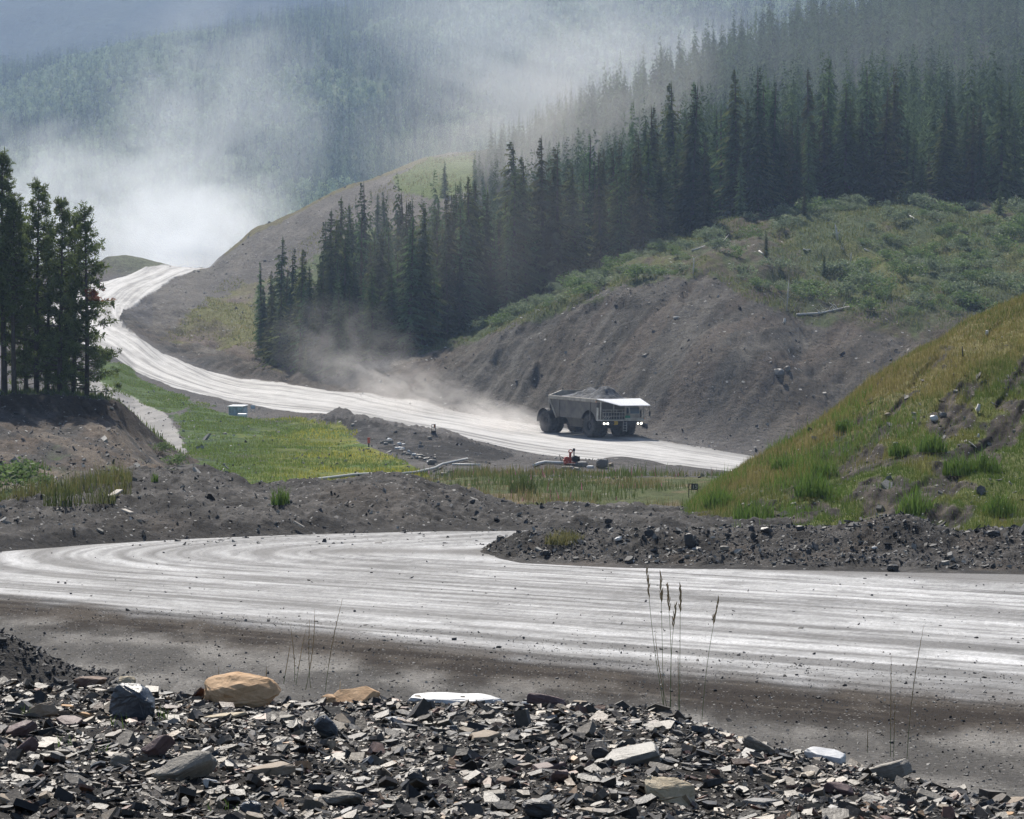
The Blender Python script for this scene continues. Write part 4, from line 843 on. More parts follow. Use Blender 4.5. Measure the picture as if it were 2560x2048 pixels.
# broken shale: the largest flakes are things, the countless rest one mass
def flake(rng, size):
    n = int(rng.integers(4, 8)); el = rng.uniform(.35, .9); th = size * rng.choice([.12, .2, .32, .6], p=[.2, .3, .28, .22]); V = []
    rad = [rng.uniform(.65, 1.1) for _ in range(n)]; ang = sorted(rng.uniform(0, 6.283, n)); 
    ang = [6.283 * i / n + rng.uniform(-.4, .4) for i in range(n)]
    for zz, k in ((-th / 2, rng.uniform(.85, 1.05)), (th / 2, rng.uniform(.9, 1.0))):
        for a, q in zip(ang, rad): V.append((math.cos(a) * size * q * k, math.sin(a) * size * q * el * k, zz + rng.normal(0, th * .03)))
    T = []
    for i in range(1, n - 1): T += [(0, i + 1, i), (n, n + i, n + i + 1)]
    for i in range(n): j = (i + 1) % n; T += [(i, j, n + j), (i, n + j, n + i)]
    ax, ay = rng.normal(.10, .36), rng.normal(-.06, .36)
    if rng.random() < .12: ax += rng.choice([-1, 1]) * rng.uniform(.5, 1.1)
    az = rng.uniform(0, 6.283); M = Matrix.Rotation(ax, 3, 'X') @ Matrix.Rotation(ay, 3, 'Y') @ Matrix.Rotation(az, 3, 'Z')
    return np.array(V) @ np.array(M).T, T, th
PAL = [((.062, .053, .044), .33), ((.118, .098, .076), .20), ((.024, .022, .021), .22), ((.25, .20, .14), .12), ((.15, .080, .055), .07), ((.075, .085, .10), .025), ((.36, .22, .12), .02), ((.42, .38, .32), .015)]
rng = np.random.default_rng(77)
def shale(n, L, Dlo, Dhi, pxlo, pxhi, smean, ssig, smax, zlift=.25):
    out = []
    pw = np.array([p[1] for p in PAL]); pw /= pw.sum()
    for i in range(n):
        D = math.sqrt(rng.uniform(Dlo ** 2, Dhi ** 2)); px = rng.uniform(pxlo, pxhi)
        if L is NB and D > np.interp(px, [p[0] for p in CREST], [p[1] for p in CREST]) + .75: continue
        s = min(smax, smean * math.exp(rng.normal(0, ssig))); c = np.array(PAL[int(rng.choice(len(PAL), p=pw))][0]) * rng.uniform(.3, 1.5)
        V_, T_, th = flake(rng, s); x = (px - 1280) / F * D; z = L.z(px, D) + s * rng.uniform(-.1, zlift)
        out.append((s, D, V_ + np.array([x, D, z]), T_, c, px))
    return out
def flush(name, items, mat, label, cat='rubble'):
    Vs, Ts, Cs, n = [], [], [], 0
    for s, D, V_, T_, c, px in items: Vs.append(V_); Ts.append(np.array(T_) + n); Cs.append(np.repeat(c[None, :], len(V_), 0)); n += len(V_)
    o = mkmesh(name, np.concatenate(Vs), None, np.concatenate(Ts), mat, None, np.concatenate(Cs)); return tag(o, label, cat, kind='stuff')
def vcol_stone(name, rough=.5, spec=.5, bmp=.003, scale=60):
    m, nt, b = node_mat(name); co = N(nt, 'ShaderNodeTexCoord').outputs['Object']; at_ = N(nt, 'ShaderNodeAttribute', attribute_name='col')
    n1 = noise(nt, scale, 6, .65, co, .4); k = ramp(nt, n1, .3, .7, .6, 1.4); cmb = N(nt, 'ShaderNodeCombineXYZ')
    for i in range(3): nt.links.new(k, cmb.inputs[i])
    nt.links.new(mixc(nt, 1.0, at_.outputs[0], cmb.outputs[0], 'MULTIPLY'), b.inputs['Base Color']); b.inputs['Roughness'].default_value = rough; b.inputs['Specular IOR Level'].default_value = spec
    bump(nt, b, n1, .8, bmp); return m
M_shale = vcol_stone('broken shale', .5, .45)
F1 = shale(40000, NB, 7.0, 12.4, -260, 2820, .0100, .62, .05)
F1 += shale(34000, NB, 7.2, 12.4, -200, 2760, .006, .4, .02)
F2 = shale(1700, NB, 7.2, 12.0, -260, 2820, .023, .46, .07)
allf = sorted(F1 + F2, key=lambda f: -f[0] / f[1]); inview = [f for f in allf if 5 < f[5] < 2555 and f[1] > 7.9][:240]; ids = {id(f) for f in inview}
flush('shale_rubble', [f for f in allf if id(f) not in ids], M_shale, 'countless small dark shale chips covering the foreground bank')
def tone_word(c):
    l = float(np.mean(c)); r = c[0] / c[2]
    return 'reddish brown' if r > 1.5 else ('bluish grey' if r < .9 else ('near black' if l < .055 else ('dark grey' if l < .10 else ('mid grey' if l < .16 else 'pale grey beige'))))
for f in inview:
    s, D, V_, T_, c, px = f; o0 = V_.mean(0); o = mkmesh('shale_flake', V_ - o0, None, T_, M_shale, None, np.repeat(c[None, :], len(V_), 0)); o.location = tuple(o0)
    third = 'left' if px < 860 else ('middle' if px < 1700 else 'right'); dp = 'near the crest' if D > 10.2 else ('half way down' if D > 9.0 else 'along the bottom edge')
    lab = f'{tone_word(c)} loose shale flake {dp}, {third} part of the foreground rubble'; tag(o, lab, 'rock', lab)

# loose stones on roads, shoulders and berms
M_peb = vcol_stone('loose gravel', .7, .3, .01, 20)
def pebbles(name, L, n, lo, hi, pl, ph, sm, sg, label, dark=.6, ok=None):
    out = []
    for i in range(n):
        px = rng.uniform(pl, ph); D = rng.uniform(lo, hi) if L is not VL else math.sqrt(rng.uniform(lo * lo, hi * hi))
        if ok is not None and not ok(px, D): continue
        s = min(.5, sm * math.exp(rng.normal(0, sg))); V_, T_, th = flake(rng, s); V_[:, 2] *= 1.35
        c = np.array([.06, .06, .062]) * rng.uniform(.5, 1.6) if rng.random() < dark else np.array([.28, .27, .25]) * rng.uniform(.5, 1.4)
        out.append((s, D, V_ + np.array([(px - 1280) / F * D, D, L.z(px, D) + s * .2]), T_, c, px))
    return flush(name, out, M_peb, label, 'gravel')
def vq(px, D): return float(wedge(np.array([(px - 1280) / F * D]), np.array([D]))[0])
pebbles('loose_gravel', NR, 20000, 26, 50, -200, 2760, .009, .55, 'loose gravel and clods on the near shoulder of the lower road', .62, lambda p, D: vq(p, D) > 15.5 or rng.random() < .05)
pebbles('road_stones', NR, 500, 34, 66, -100, 2660, .018, .45, 'scattered dark stones lying on the dusty lower road', .9, lambda p, D: 0 < vq(p, D) < 16)
pebbles('berm_stones', RB, 14000, 58, 67, 1190, 2700, .022, .65, 'broken stones covering the gravel berm', .72, lambda p, D: RB.z(p, D) > ZR + .06)
pebbles('spoil_stones', MB_, 6500, 68, 88, -100, 1900, .026, .6, 'stones scattered over the grey spoil berm', .55)
pebbles('slope_stones', VL, 4200, 140, 360, 300, 2300, .07, .55, 'stones strewn on the valley floor and cut slope', .45, lambda p, D: VL.PY[np.searchsorted(VL.Y[:, int((p + 500) / 4)], D) - 1, int((p + 500) / 4)] > 700 and not inpoly(np.array([p]), np.array([VL.PY[np.searchsorted(VL.Y[:, int((p + 500) / 4)], D) - 1, int((p + 500) / 4)]]), HAUL)[0])
pebbles('knoll_stones', KN, 2600, 120, 180, -200, 480, .05, .6, 'stones and clods on the eroded knoll face', .5)
pebbles('hill_stones', HL, 1500, 70, 100, 1850, 2700, .035, .7, 'stones lying in the bare patches of the grassy hill', .5)
pebbles('hillside_stones', VL, 3200, 440, 690, 420, 1150, .11, .5, 'pale stones dotted over the bare brown hill', .3, lambda p, D: not inpoly(np.array([p]), np.array([YH - VL.z(p, D) / D * F]), HAUL)[0] and YH - VL.z(p, D) / D * F > 380)
pebbles('talus', VL, 9000, 286, 372, 900, 2350, .055, .6, 'rubble strewn over the bare cut slope behind the truck', .6, lambda p, D: not inpoly(np.array([p]), np.array([YH - VL.z(p, D) / D * F]), HAUL)[0] and not inpoly(np.array([p]), np.array([YH - VL.z(p, D) / D * F]), SHRUB)[0])
# dark mound of dirt and clods at the left edge below the road
dm, dz = 38.0, ZR
gx, gy = np.meshgrid(np.linspace(-4.2, .55, 120), np.linspace(-1.6, 1.6, 70), indexing='ij')
hz = (.72 * np.exp(-((gx + 1.2) / 1.1) ** 2 - (gy / .9) ** 2) - .04) + .09 * fbm(gx * 3, gy * 3, 4, 5) * np.exp(-((gx + 1.2) / 1.5) ** 2 - (gy / 1.3) ** 2)
id_ = np.arange(gx.size).reshape(gx.shape); q = np.stack([id_[:-1, :-1], id_[1:, :-1], id_[1:, 1:], id_[:-1, 1:]], -1).reshape(-1, 4)
o = mkmesh('dirt_mound', np.stack([gx + (0 - 1280) / F * dm + .9, gy + dm, hz + dz], -1), q, None, M_spoil, None, mixa(DGREY * .8, GREY * .7, sstep(fbm(gx * 4, gy * 4, 3, 6), -.2, .5)).reshape(-1, 3), smooth=True)
tag(o, kind='structure')
ditems = []
for i in range(1500):
    u, w = rng.normal(-1.1, .95), rng.normal(0, .6)
    if u > .9: continue
    s = .028 * math.exp(rng.normal(0, .5)); V_, T_, th = flake(rng, s); V_[:, 2] *= 1.2
    h_ = max(0, .72 * math.exp(-((u + 1.2) / 1.1) ** 2 - (w / .9) ** 2) - .04)
    ditems.append((s, dm, V_ + np.array([u + (0 - 1280) / F * dm + .9, dm + w, dz + h_ + .02]), T_, np.array([.04, .04, .042]) * rng.uniform(.6, 2), 0))
flush('mound_clods', ditems, M_peb, 'dark clods and chips on the mound at the left edge')

# ------------------------------------------------------------------ grass, weeds, shrubs
def zv(L, px, D):
    i = np.clip(np.round((px - L.cols[0]) / (L.cols[1] - L.cols[0])).astype(int), 0, len(L.cols) - 1); z = np.zeros(len(px))
    o_ = np.argsort(i, kind='stable'); u, st = np.unique(i[o_], return_index=True); st = list(st) + [len(o_)]
    for k, c in enumerate(u): s = o_[st[k]:st[k + 1]]; z[s] = np.interp(D[s], L.Y[:, c], L.Z[:, c])
    return z
def pyv(L, px, D): return YH - zv(L, px, D) / D * F
def blades_at(x, y, z, h, w, rng, bend=.35):
    n = len(x); a = rng.uniform(0, 6.283, n); b = rng.uniform(0, 6.283, n); ln = rng.uniform(.05, bend, n) * h
    cx_, sx_ = np.cos(a) * w, np.sin(a) * w * .5; lx, ly = np.cos(b) * ln, np.sin(b) * ln
    P = np.zeros((n, 5, 3)); base = np.stack([x, y, z - .02], -1)
    P[:, 0] = base - np.stack([cx_, sx_, 0 * x], -1); P[:, 1] = base + np.stack([cx_, sx_, 0 * x], -1)
    m = base + np.stack([lx * .35, ly * .35, h * .6], -1); P[:, 2] = m + .7 * np.stack([cx_, sx_, 0 * x], -1); P[:, 3] = m - .7 * np.stack([cx_, sx_, 0 * x], -1)
    P[:, 4] = base + np.stack([lx, ly, h], -1); k = np.arange(n)[:, None] * 5
    return P.reshape(-1, 3), np.concatenate([k + [0, 1, 2], k + [0, 2, 3], k + [3, 2, 4]])
M_gr = leaf_mat('grass blades', .45, .6)
def grass_obj(name, L, n, plo, phi, Dlo, Dhi, h, w, colf, keep, label, rng, cat='grass'):
    px = rng.uniform(plo, phi, n); D = np.sqrt(rng.uniform(Dlo ** 2, Dhi ** 2, n)); z = zv(L, px, D); x = (px - 1280) / F * D; py = YH - z / D * F
    k = keep(px, py, x, D, rng.random(n)); px, D, z, x, py = px[k], D[k], z[k], x[k], py[k]; n = len(px)
    hh = h * np.exp(rng.normal(0, .3, n)) * (.7 + .6 * sstep(fbm(x * .5, D * .3, 3, 301), -.3, .5)); V_, T_ = blades_at(x, D, z, hh, w * D / F, rng)
    c = np.repeat(colf(px, py, x, D) * rng.uniform(.7, 1.3, (n, 1)), 5, axis=0)
    o = mkmesh(name, V_, None, T_, M_gr, None, c); return tag(o, label, cat, kind='stuff')
rngG = np.random.default_rng(3)
def hill_col(px, py, x, D):
    up_ = sstep(py - np.interp(px, [1700, 2560], [1250, 760]), 10, 230); g = fbm(x * .5, D * .3, 4, 57); r = rngG.random(len(px))
    c = mixa(np.array([.085, .135, .030]), np.array([.18, .175, .055]), sstep(g + r * .5 - up_ * .35 + .6 * fbm(x * 1.6, D * .9, 3, 59), -.2, .5)); c = mixa(c, np.array([.27, .22, .11]), np.clip((1 - up_) * .75 * (r > .4) + .12 * (r > .85), 0, 1))
    return c
def hill_keep(px, py, x, D, r):
    hb = fbm((x - .35 * D) * .8, D * .12, 4, 55, .6) * .9 + .6 * fbm(x * 1.3, D * .6, 4, 56); up_ = sstep(py - np.interp(px, [1700, 2560], [1250, 760]), 20, 200)
    bare = sstep(hb + (up_ - .75) * .45, .0, .16) * sstep(px, 1760, 1900); return (r > bare * .88) & (py < 1345)
grass_obj('hill_grass', HL, 230000, 1640, 2760, 68, 112, .17, .6, hill_col, hill_keep, 'green and straw coloured grass covering the hill on the right', rngG)
grass_obj('tall_hill_grass', HL, 22000, 1700, 2300, 70, 98, .30, .7, lambda px, py, x, D: mixa(np.array([.09, .17, .035]), np.array([.14, .20, .05]), rngG.random(len(px))), lambda px, py, x, D, r: (r > .15) & (fbm(x * .9, D * .4, 4, 311) + .2 * sstep(-px, -1900, -1750) > .15), 'taller dense green grass at the foot and left end of the hill', rngG)
def field_col(px, py, x, D):
    nz_ = fbm(x * .25, D * .1, 5, 71); return mixa(mixa(np.array([.12, .20, .04]), np.array([.17, .20, .06]), rngG.random(len(px))), np.array([.38, .35, .06]), sstep(px + nz_ * 300, 560, 840) * sstep(fbm(x * .12, D * .05, 4, 78), -.3, .25) * (rngG.random(len(px)) > .4))
FIELD = [(436, 1050), (480, 1008), (560, 1032), (640, 1050), (760, 1048), (850, 1058), (905, 1110), (960, 1132), (1040, 1168), (1090, 1215), (1080, 1300), (440, 1300), (480, 1180), (460, 1100)]
STRIP = [(250, 902), (325, 912), (345, 945), (410, 973), (474, 995), (467, 1018), (422, 1034), (365, 1016), (284, 976), (250, 962)]
grass_obj('field_grass', VL, 100000, 240, 1100, 130, 400, .17, 1.0, field_col, lambda px, py, x, D, r: (inpoly(px + fbm(x * .2, D * .1, 4, 79) * 40, py + fbm(x * .2, D * .1, 3, 80) * 14, FIELD) | inpoly(px, py, STRIP)) & (fbm(x * .3, D * .12, 4, 75) < .16), 'green and yellow flowering grass of the valley field', rngG)
def reed_col(px, py, x, D):
    r = rngG.random(len(px)); c = mixa(np.array([.085, .12, .04]), np.array([.20, .17, .08]), sstep(fbm(x * .4, D * .2, 3, 321) + r * .5, 0, .7)); c[r > .985] = (.35, .10, .20); return c
grass_obj('reed_strip', VL, 17000, 1000, 1860, 100, 165, .36, .9, reed_col, lambda px, py, x, D, r: (fbm(x * .5, D * .25, 4, 322) + .35 * sstep(1330 - np.abs(px - 1330), 950, 1200) > .18) & (py > 1178), 'tall weeds and reeds behind the spoil berm', rngG, 'weeds')
grass_obj('scrub_grass', VL, 60000, 1000, 2560, 340, 440, .32, 1.3, lambda px, py, x, D: mixa(np.array([.09, .13, .045]), np.array([.17, .17, .07]), rngG.random(len(px))), lambda px, py, x, D, r: inpoly(px, py, SHRUB) & (r > .2) & (fbm(x * .08, D * .05, 4, 330) > -.15), 'low green growth between the shrubs of the scrub slope', rngG)
grass_obj('hillside_grass', VL, 60000, 380, 1190, 400, 720, .3, 1.2, lambda px, py, x, D: mixa(np.array([.15, .18, .06]), np.array([.26, .22, .10]), rngG.random(len(px))), lambda px, py, x, D, r: (inpoly(px, py, [(400, 850), (470, 790), (560, 700), (700, 640), (900, 500), (1068, 396), (1190, 380), (1200, 520), (800, 760), (700, 930), (560, 880)])) & (fbm(x * .1, D * .04, 4, 340) > -.02 + .5 * (r - .6)), 'thin grass on the bare brown hill', rngG)
grass_obj('ledge_grass', MB_, 3200, -200, 330, 76, 79.5, .36, .9, lambda px, py, x, D: mixa(np.array([.09, .12, .04]), np.array([.18, .16, .07]), rngG.random(len(px))), lambda px, py, x, D, r: fbm(x * 1.5, D, 3, 345) > -.2, 'weedy grass along the ledge of the spoil berm at the left', rngG)
grass_obj('knoll_grass', KN, 9000, -300, 520, 120, 196, .3, 1.5, lambda px, py, x, D: mixa(np.array([.08, .13, .035]), np.array([.13, .15, .05]), rngG.random(len(px))), lambda px, py, x, D, r: ((D > np.interp(px, [p[0] for p in KTOP], [p[1] for p in KTOP]) - .5) & (r > .2)) | ((py > 1165) & (px < 130)), 'short green grass on the knoll top and at its foot', rngG)
def clump(px, py, L, h, n, label, seed, c0=(.09, .17, .035), c1=(.14, .2, .05), rad=.5, lo=0, group=None, name='weed_clump', cat='weeds', D=None):
    r = np.random.default_rng(seed)
    if D is None: D, z = on_land(L, px, py, lo)
    else: z = L.z(px, D)
    a = r.uniform(0, 6.283, n); q = np.sqrt(r.random(n)) * rad * h; x = np.cos(a) * q; y_ = np.sin(a) * q
    V_, T_ = blades_at(x, y_, np.zeros(n), h * r.uniform(.45, 1.0, n) * (1.05 - .5 * q / (rad * h + 1e-6)), .55 * D / F * 2.2, r, .55)
    o = mkmesh(name, V_, None, T_, M_gr, None, np.repeat(mixa(np.array(c0), np.array(c1), r.random(n)) * r.uniform(.7, 1.2, (n, 1)), 5, axis=0)); o.location = ((px - 1280) / F * D, D, z)
    return tag(o, label, cat, group)
for i, (px, py, h, lab) in enumerate([(1885, 1310, 1.15, 'big bright green weed clump at the lower left of the grassy hill'), (1800, 1270, .9, 'green weed clump at the left tip of the grassy hill'), (2030, 1240, 1.1, 'dense green weed clump in the middle of the hill foot'),
   (2060, 1195, .9, 'green clump just above the dense one at the hill foot'), (2330, 1130, .9, 'bright green clump below the white rock on the hill'), (2250, 1140, .7, 'small green clump left of the one below the white rock'), (2400, 1190, 1.0, 'bright green clump low on the right of the hill'),
   (2460, 1180, .9, 'green clump beside the right edge low on the hill'), (2290, 1290, 1.1, 'green weed patch right above the gravel pile on the berm'), (2110, 1080, .6, 'lone dark green plant high on the hill slope'), (1960, 1180, .8, 'green clump under the hill skyline at the left'), (2500, 1290, .9, 'yellow green weeds at the lower right edge of the hill')]):
    clump(px, py, HL, h, 260, lab, 400 + i)
clump(700, 1262, MB_, .75, 120, 'lone tuft of grass on the face of the spoil berm', 431, rad=.35); clump(388, 1205, MB_, .4, 40, 'tiny tuft on the spoil berm left of the lone grass tuft', 432, rad=.3)
clump(158, 1268, MB_, 1.0, 120, 'tall dark weeds at the right end of the ledge', 433, (.07, .10, .035), (.12, .13, .05)); clump(250, 1262, MB_, .8, 90, 'shorter weeds beside the pale plank on the berm', 434, (.08, .11, .04), (.14, .14, .06))
clump(1412, 1360, RB, .5, 260, 'patch of thin yellowish grass on top of the gravel berm', 435, (.12, .13, .05), (.22, .2, .1), .9)
clump(1306, 1235, VL, 1.35, 160, 'dark leafy weed standing out of the reed strip', 436, (.06, .09, .03), (.1, .13, .04), .45, 100)

def shrub_me(seed, n=520, col0=(.075, .105, .045), col1=(.15, .19, .09)):
    r = np.random.default_rng(seed); V = []; T = []; C = []
    lobes = [(r.normal(0, .28), r.normal(0, .28), r.uniform(.25, .65), r.uniform(.18, .34)) for _ in range(9)]
    for i in range(n):
        l = lobes[int(r.integers(len(lobes)))]; d = r.normal(size=3); d /= np.linalg.norm(d); p = np.array([l[0], l[1], l[2]]) + d * l[3] * r.uniform(.6, 1.05) * np.array([1, 1, .9]); p[2] = max(p[2], .03)
        a = r.normal(size=3); a /= np.linalg.norm(a); b_ = np.cross(a, r.normal(size=3)); b_ /= np.linalg.norm(b_); s = r.uniform(.035, .07); b = len(V)
        V += [p - a * s, p + b_ * s * .5, p + a * s, p - b_ * s * .5]; T += [(b, b + 1, b + 2), (b, b + 2, b + 3)]; t = np.clip(r.normal(.45, .3), 0, 1); C += [np.array(col0) * (1 - t) + np.array(col1) * t] * 4
    for k in range(7):
        l = lobes[k]; b = len(V); V += [(-.01, 0, 0), (.01, 0, 0), (l[0], l[1], l[2])]; T.append((b, b + 1, b + 2)); C += [np.array([.12, .1, .08])] * 3
    return mkmesh('shrub', np.array(V), None, np.array(T), M_gr, None, np.array(C), link=False)
SH = [shrub_me(500 + i, 520, *( ((.085, .14, .045), (.20, .28, .10)) if i % 3 else ((.12, .16, .09), (.25, .31, .18)) )) for i in range(7)]
EDGE = [(1075, 900), (1187, 842), (1306, 783), (1424, 722), (1543, 672), (1662, 624), (1780, 586), (1900, 560), (2077, 528), (2560, 528)]
rr = np.random.default_rng(21); sh = []; tries = 0
while len(sh) < 240 and tries < 20000:
    tries += 1; px = rr.uniform(1080, 2600); D = rr.uniform(346, 425); z = VL.z(px, D); py = YH - z / D * F
    if not inpoly(np.array([px]), np.array([py]), SHRUB)[0] or py < np.interp(px, [e[0] for e in EDGE], [e[1] for e in EDGE]) - 14: continue
    x = (px - 1280) / F * D; edge_ = py - np.interp(px, [e[0] for e in EDGE], [e[1] for e in EDGE])
    dens = .12 + 1.1 * sstep(fbm(np.array([x * .09]), np.array([D * .06]), 3, 350)[0], -.2, .4) + (.4 if px > 2100 else 0) + (.5 if edge_ < 25 else 0)
    if rr.random() > dens * .45 or any((x - a) ** 2 + (D - b) ** 2 < 1.3 for a, b, *_ in sh): continue
    sh.append((x, D, z, px, py, edge_))
for x, D, z, px, py, e_ in sh:
    k = int(rr.integers(7)); k = (k // 3) * 3 if e_ < 25 and rr.random() < .6 else k; o = bpy.data.objects.new('shrub', SH[k]); COL.objects.link(o); s = rr.uniform(1.0, 3.0) * (1.15 if px > 2000 else .95)
    o.location = (x, D, z - .08 * s); o.rotation_euler = (0, 0, rr.uniform(0, 6.28)); o.scale = (s * rr.uniform(1, 1.4), s, s * rr.uniform(.65, 1.0))
    zn = 'low on the slope above the cut' if px < 1500 else ('in the middle of the scrub slope' if px < 2000 else 'on the green right part of the scrub slope')
    lab = ('pale willow shrub at the forest foot, ' if e_ < 25 else 'green shrub ') + zn; tag(o, lab, 'shrub', lab)
def bush(px, py, L, s, k, lab, lo=0, sq=(1.2, 1, .8), D=None):
    if D is None: D, z = on_land(L, px, py, lo)
    else: z = L.z(px, D)
    o = bpy.data.objects.new('shrub', SH[k]); COL.objects.link(o); o.location = ((px - 1280) / F * D, D, z - .05); o.scale = (s * sq[0], s * sq[1], s * sq[2]); tag(o, lab, 'shrub')
bush(38, 1225, KN, 2.3, 1, 'big dark green bush at the foot of the knoll, left edge'); bush(-30, 1235, KN, 2.0, 2, 'bush beyond the left edge at the knoll foot'); bush(108, 1225, KN, 1.0, 4, 'small light green bush right of the big one at the knoll foot')
bush(214, 990, KN, 1.1, 3, 'pale low shrub at the cliff edge under the rightmost pine'); bush(440, 1165, KN, 1.3, 1, 'green bush on the lower end of the knoll cliff'); bush(405, 1135, KN, 1.1, 4, 'green bush half way down the knoll cliff')

# ------------------------------------------------------------------ seed stalks in front of the road
M_stalk = paint('green stalk', (.16, .22, .07), .6, 0, .2, 10); M_seed = paint('tan seed head', (.44, .32, .18), .8, 0, .3, 30)
def stalk(b, t, lab, kind, D=11.75, w=.0013, curve=0.0, seed=0):
    r = random.Random(seed); p0 = at(b[0], b[1] + 20, D); p1 = at(t[0], t[1], D + r.uniform(-.1, .1)); n = 26; H_ = (p1 - p0).length; pts = []
    e = empty('grass_stalk', p0); tag(e, lab, 'grass stalk')
    for i in range(n + 1):
        u = i / n; q = (p1 - p0) * u; q.x += curve * H_ * math.sin(u * 3.14159) + (.0009 * (-1) ** i if kind == 'spike' and u > .35 else 0); pts.append(q)
    rad = [w * (1.15 - .4 * i / n) for i in range(n + 1)]
    if kind == 'spike':
        k0 = int(n * .3); MB().path(pts[:k0 + 1], rad[:k0 + 1], 5).build('stem', M_stalk, e)
        MB().path(pts[k0:], [w * (1.9 if i % 2 else 1.2) * (1 - .75 * max(0, (i - k0) / (n - k0) - .6) / .4) for i in range(k0, n + 1)], 5).build('seed_head', M_seed, e)
    else:
        MB().path(pts, rad, 5).build('stem', M_stalk, e); m = MB()
        for j in range(26):
            u = .78 + .22 * j / 26; i = min(n - 1, int(u * n)); q = pts[i] + (pts[i + 1] - pts[i]) * (u * n - i); a = r.uniform(0, 6.28); l = .027 * r.uniform(.6, 1.2) * (1.15 - .5 * (j / 26))
            d = Vector((math.cos(a) * .28, math.sin(a) * .28, 1)).normalized(); m.path([q, q + d * l * .5, q + d * l], [.0006, .0030, .0004], 4)
        m.build('seed_head', M_seed, e)
SK = [((1660, 1752), (1617, 1421), 'f', 'feathery seed stalk leaning left, leftmost and tallest of the right centre bunch', -.015), ((1659, 1752), (1652, 1434), 'f', 'feathery seed stalk second from left in the right centre bunch', 0), ((1675, 1751), (1667, 1462), 'f', 'feathery seed stalk in the middle of the right centre bunch', .02),
  ((1677, 1751), (1690, 1512), 'f', 'lower feathery stalk leaning right in the right centre bunch', -.02), ((1699, 1760), (1701, 1462), 'f', 'straight feathery seed stalk right of the bunch middle', 0), ((1755, 1778), (1797, 1497), 'f', 'feathery stalk standing apart, right of the right centre bunch', -.02),
  ((1697, 1756), (1695, 1628), 's', 'short spike between the stalks of the right centre bunch', 0), ((1668, 1752), (1638, 1583), 's', 'thin short dry stalk inside the right centre bunch', -.02),
  ((2267, 1884), (2310, 1562), 's', 'tallest dark spike stalk at the far right, leaning right', -.02), ((2226, 1872), (2228, 1638), 's', 'upright dark spike stalk, left of the tallest one at far right', 0), ((2234, 1874), (2238, 1725), 's', 'shorter spike stalk between the two at the far right', 0), ((2169, 1862), (2169, 1823), 's', 'tiny spike left of the far right stalks', 0),
  ((813, 1710), (857, 1495), 's', 'tallest leaning spike stalk in the left group', -.02), ((764, 1705), (787, 1521), 's', 'spike stalk with top bent right, second tallest of the left group', .03), ((776, 1700), (774, 1547), 's', 'straight spike stalk crossing the bent one in the left group', -.015),
  ((740, 1692), (765, 1572), 's', 'spike stalk leaning right, third from the left in the left group', -.01), ((737, 1684), (726, 1563), 's', 'spike stalk leaning left in the left group', .02), ((709, 1690), (726, 1610), 's', 'short spike stalk at the left end of the left group', 0), ((665, 1690), (666, 1666), 's', 'tiny spike behind the big orange block', 0),
  ((547, 1690), (547, 1668), 's', 'tiny spike left of the big orange block', 0), ((848, 1725), (851, 1702), 's', 'tiny spike left of the orange wedge', 0)]
for i, (b, t, k, lab, cv) in enumerate(SK): stalk(b, t, lab, 'spike' if k == 's' else 'f', 11.75 if b[0] < 2100 else 11.2, .0011, cv, i)
for i, (px, py) in enumerate([(170, 1868), (232, 1880), (70, 1790), (418, 1800), (300, 1822), (560, 2030)]):
    clump(px, py, NB, .10, 9, 'thin green grass sprout among the stones, left of the rubble', 700 + i, (.09, .17, .03), (.13, .2, .05), .5, 7, 'sprouts among the stones', 'grass_sprout', 'grass')

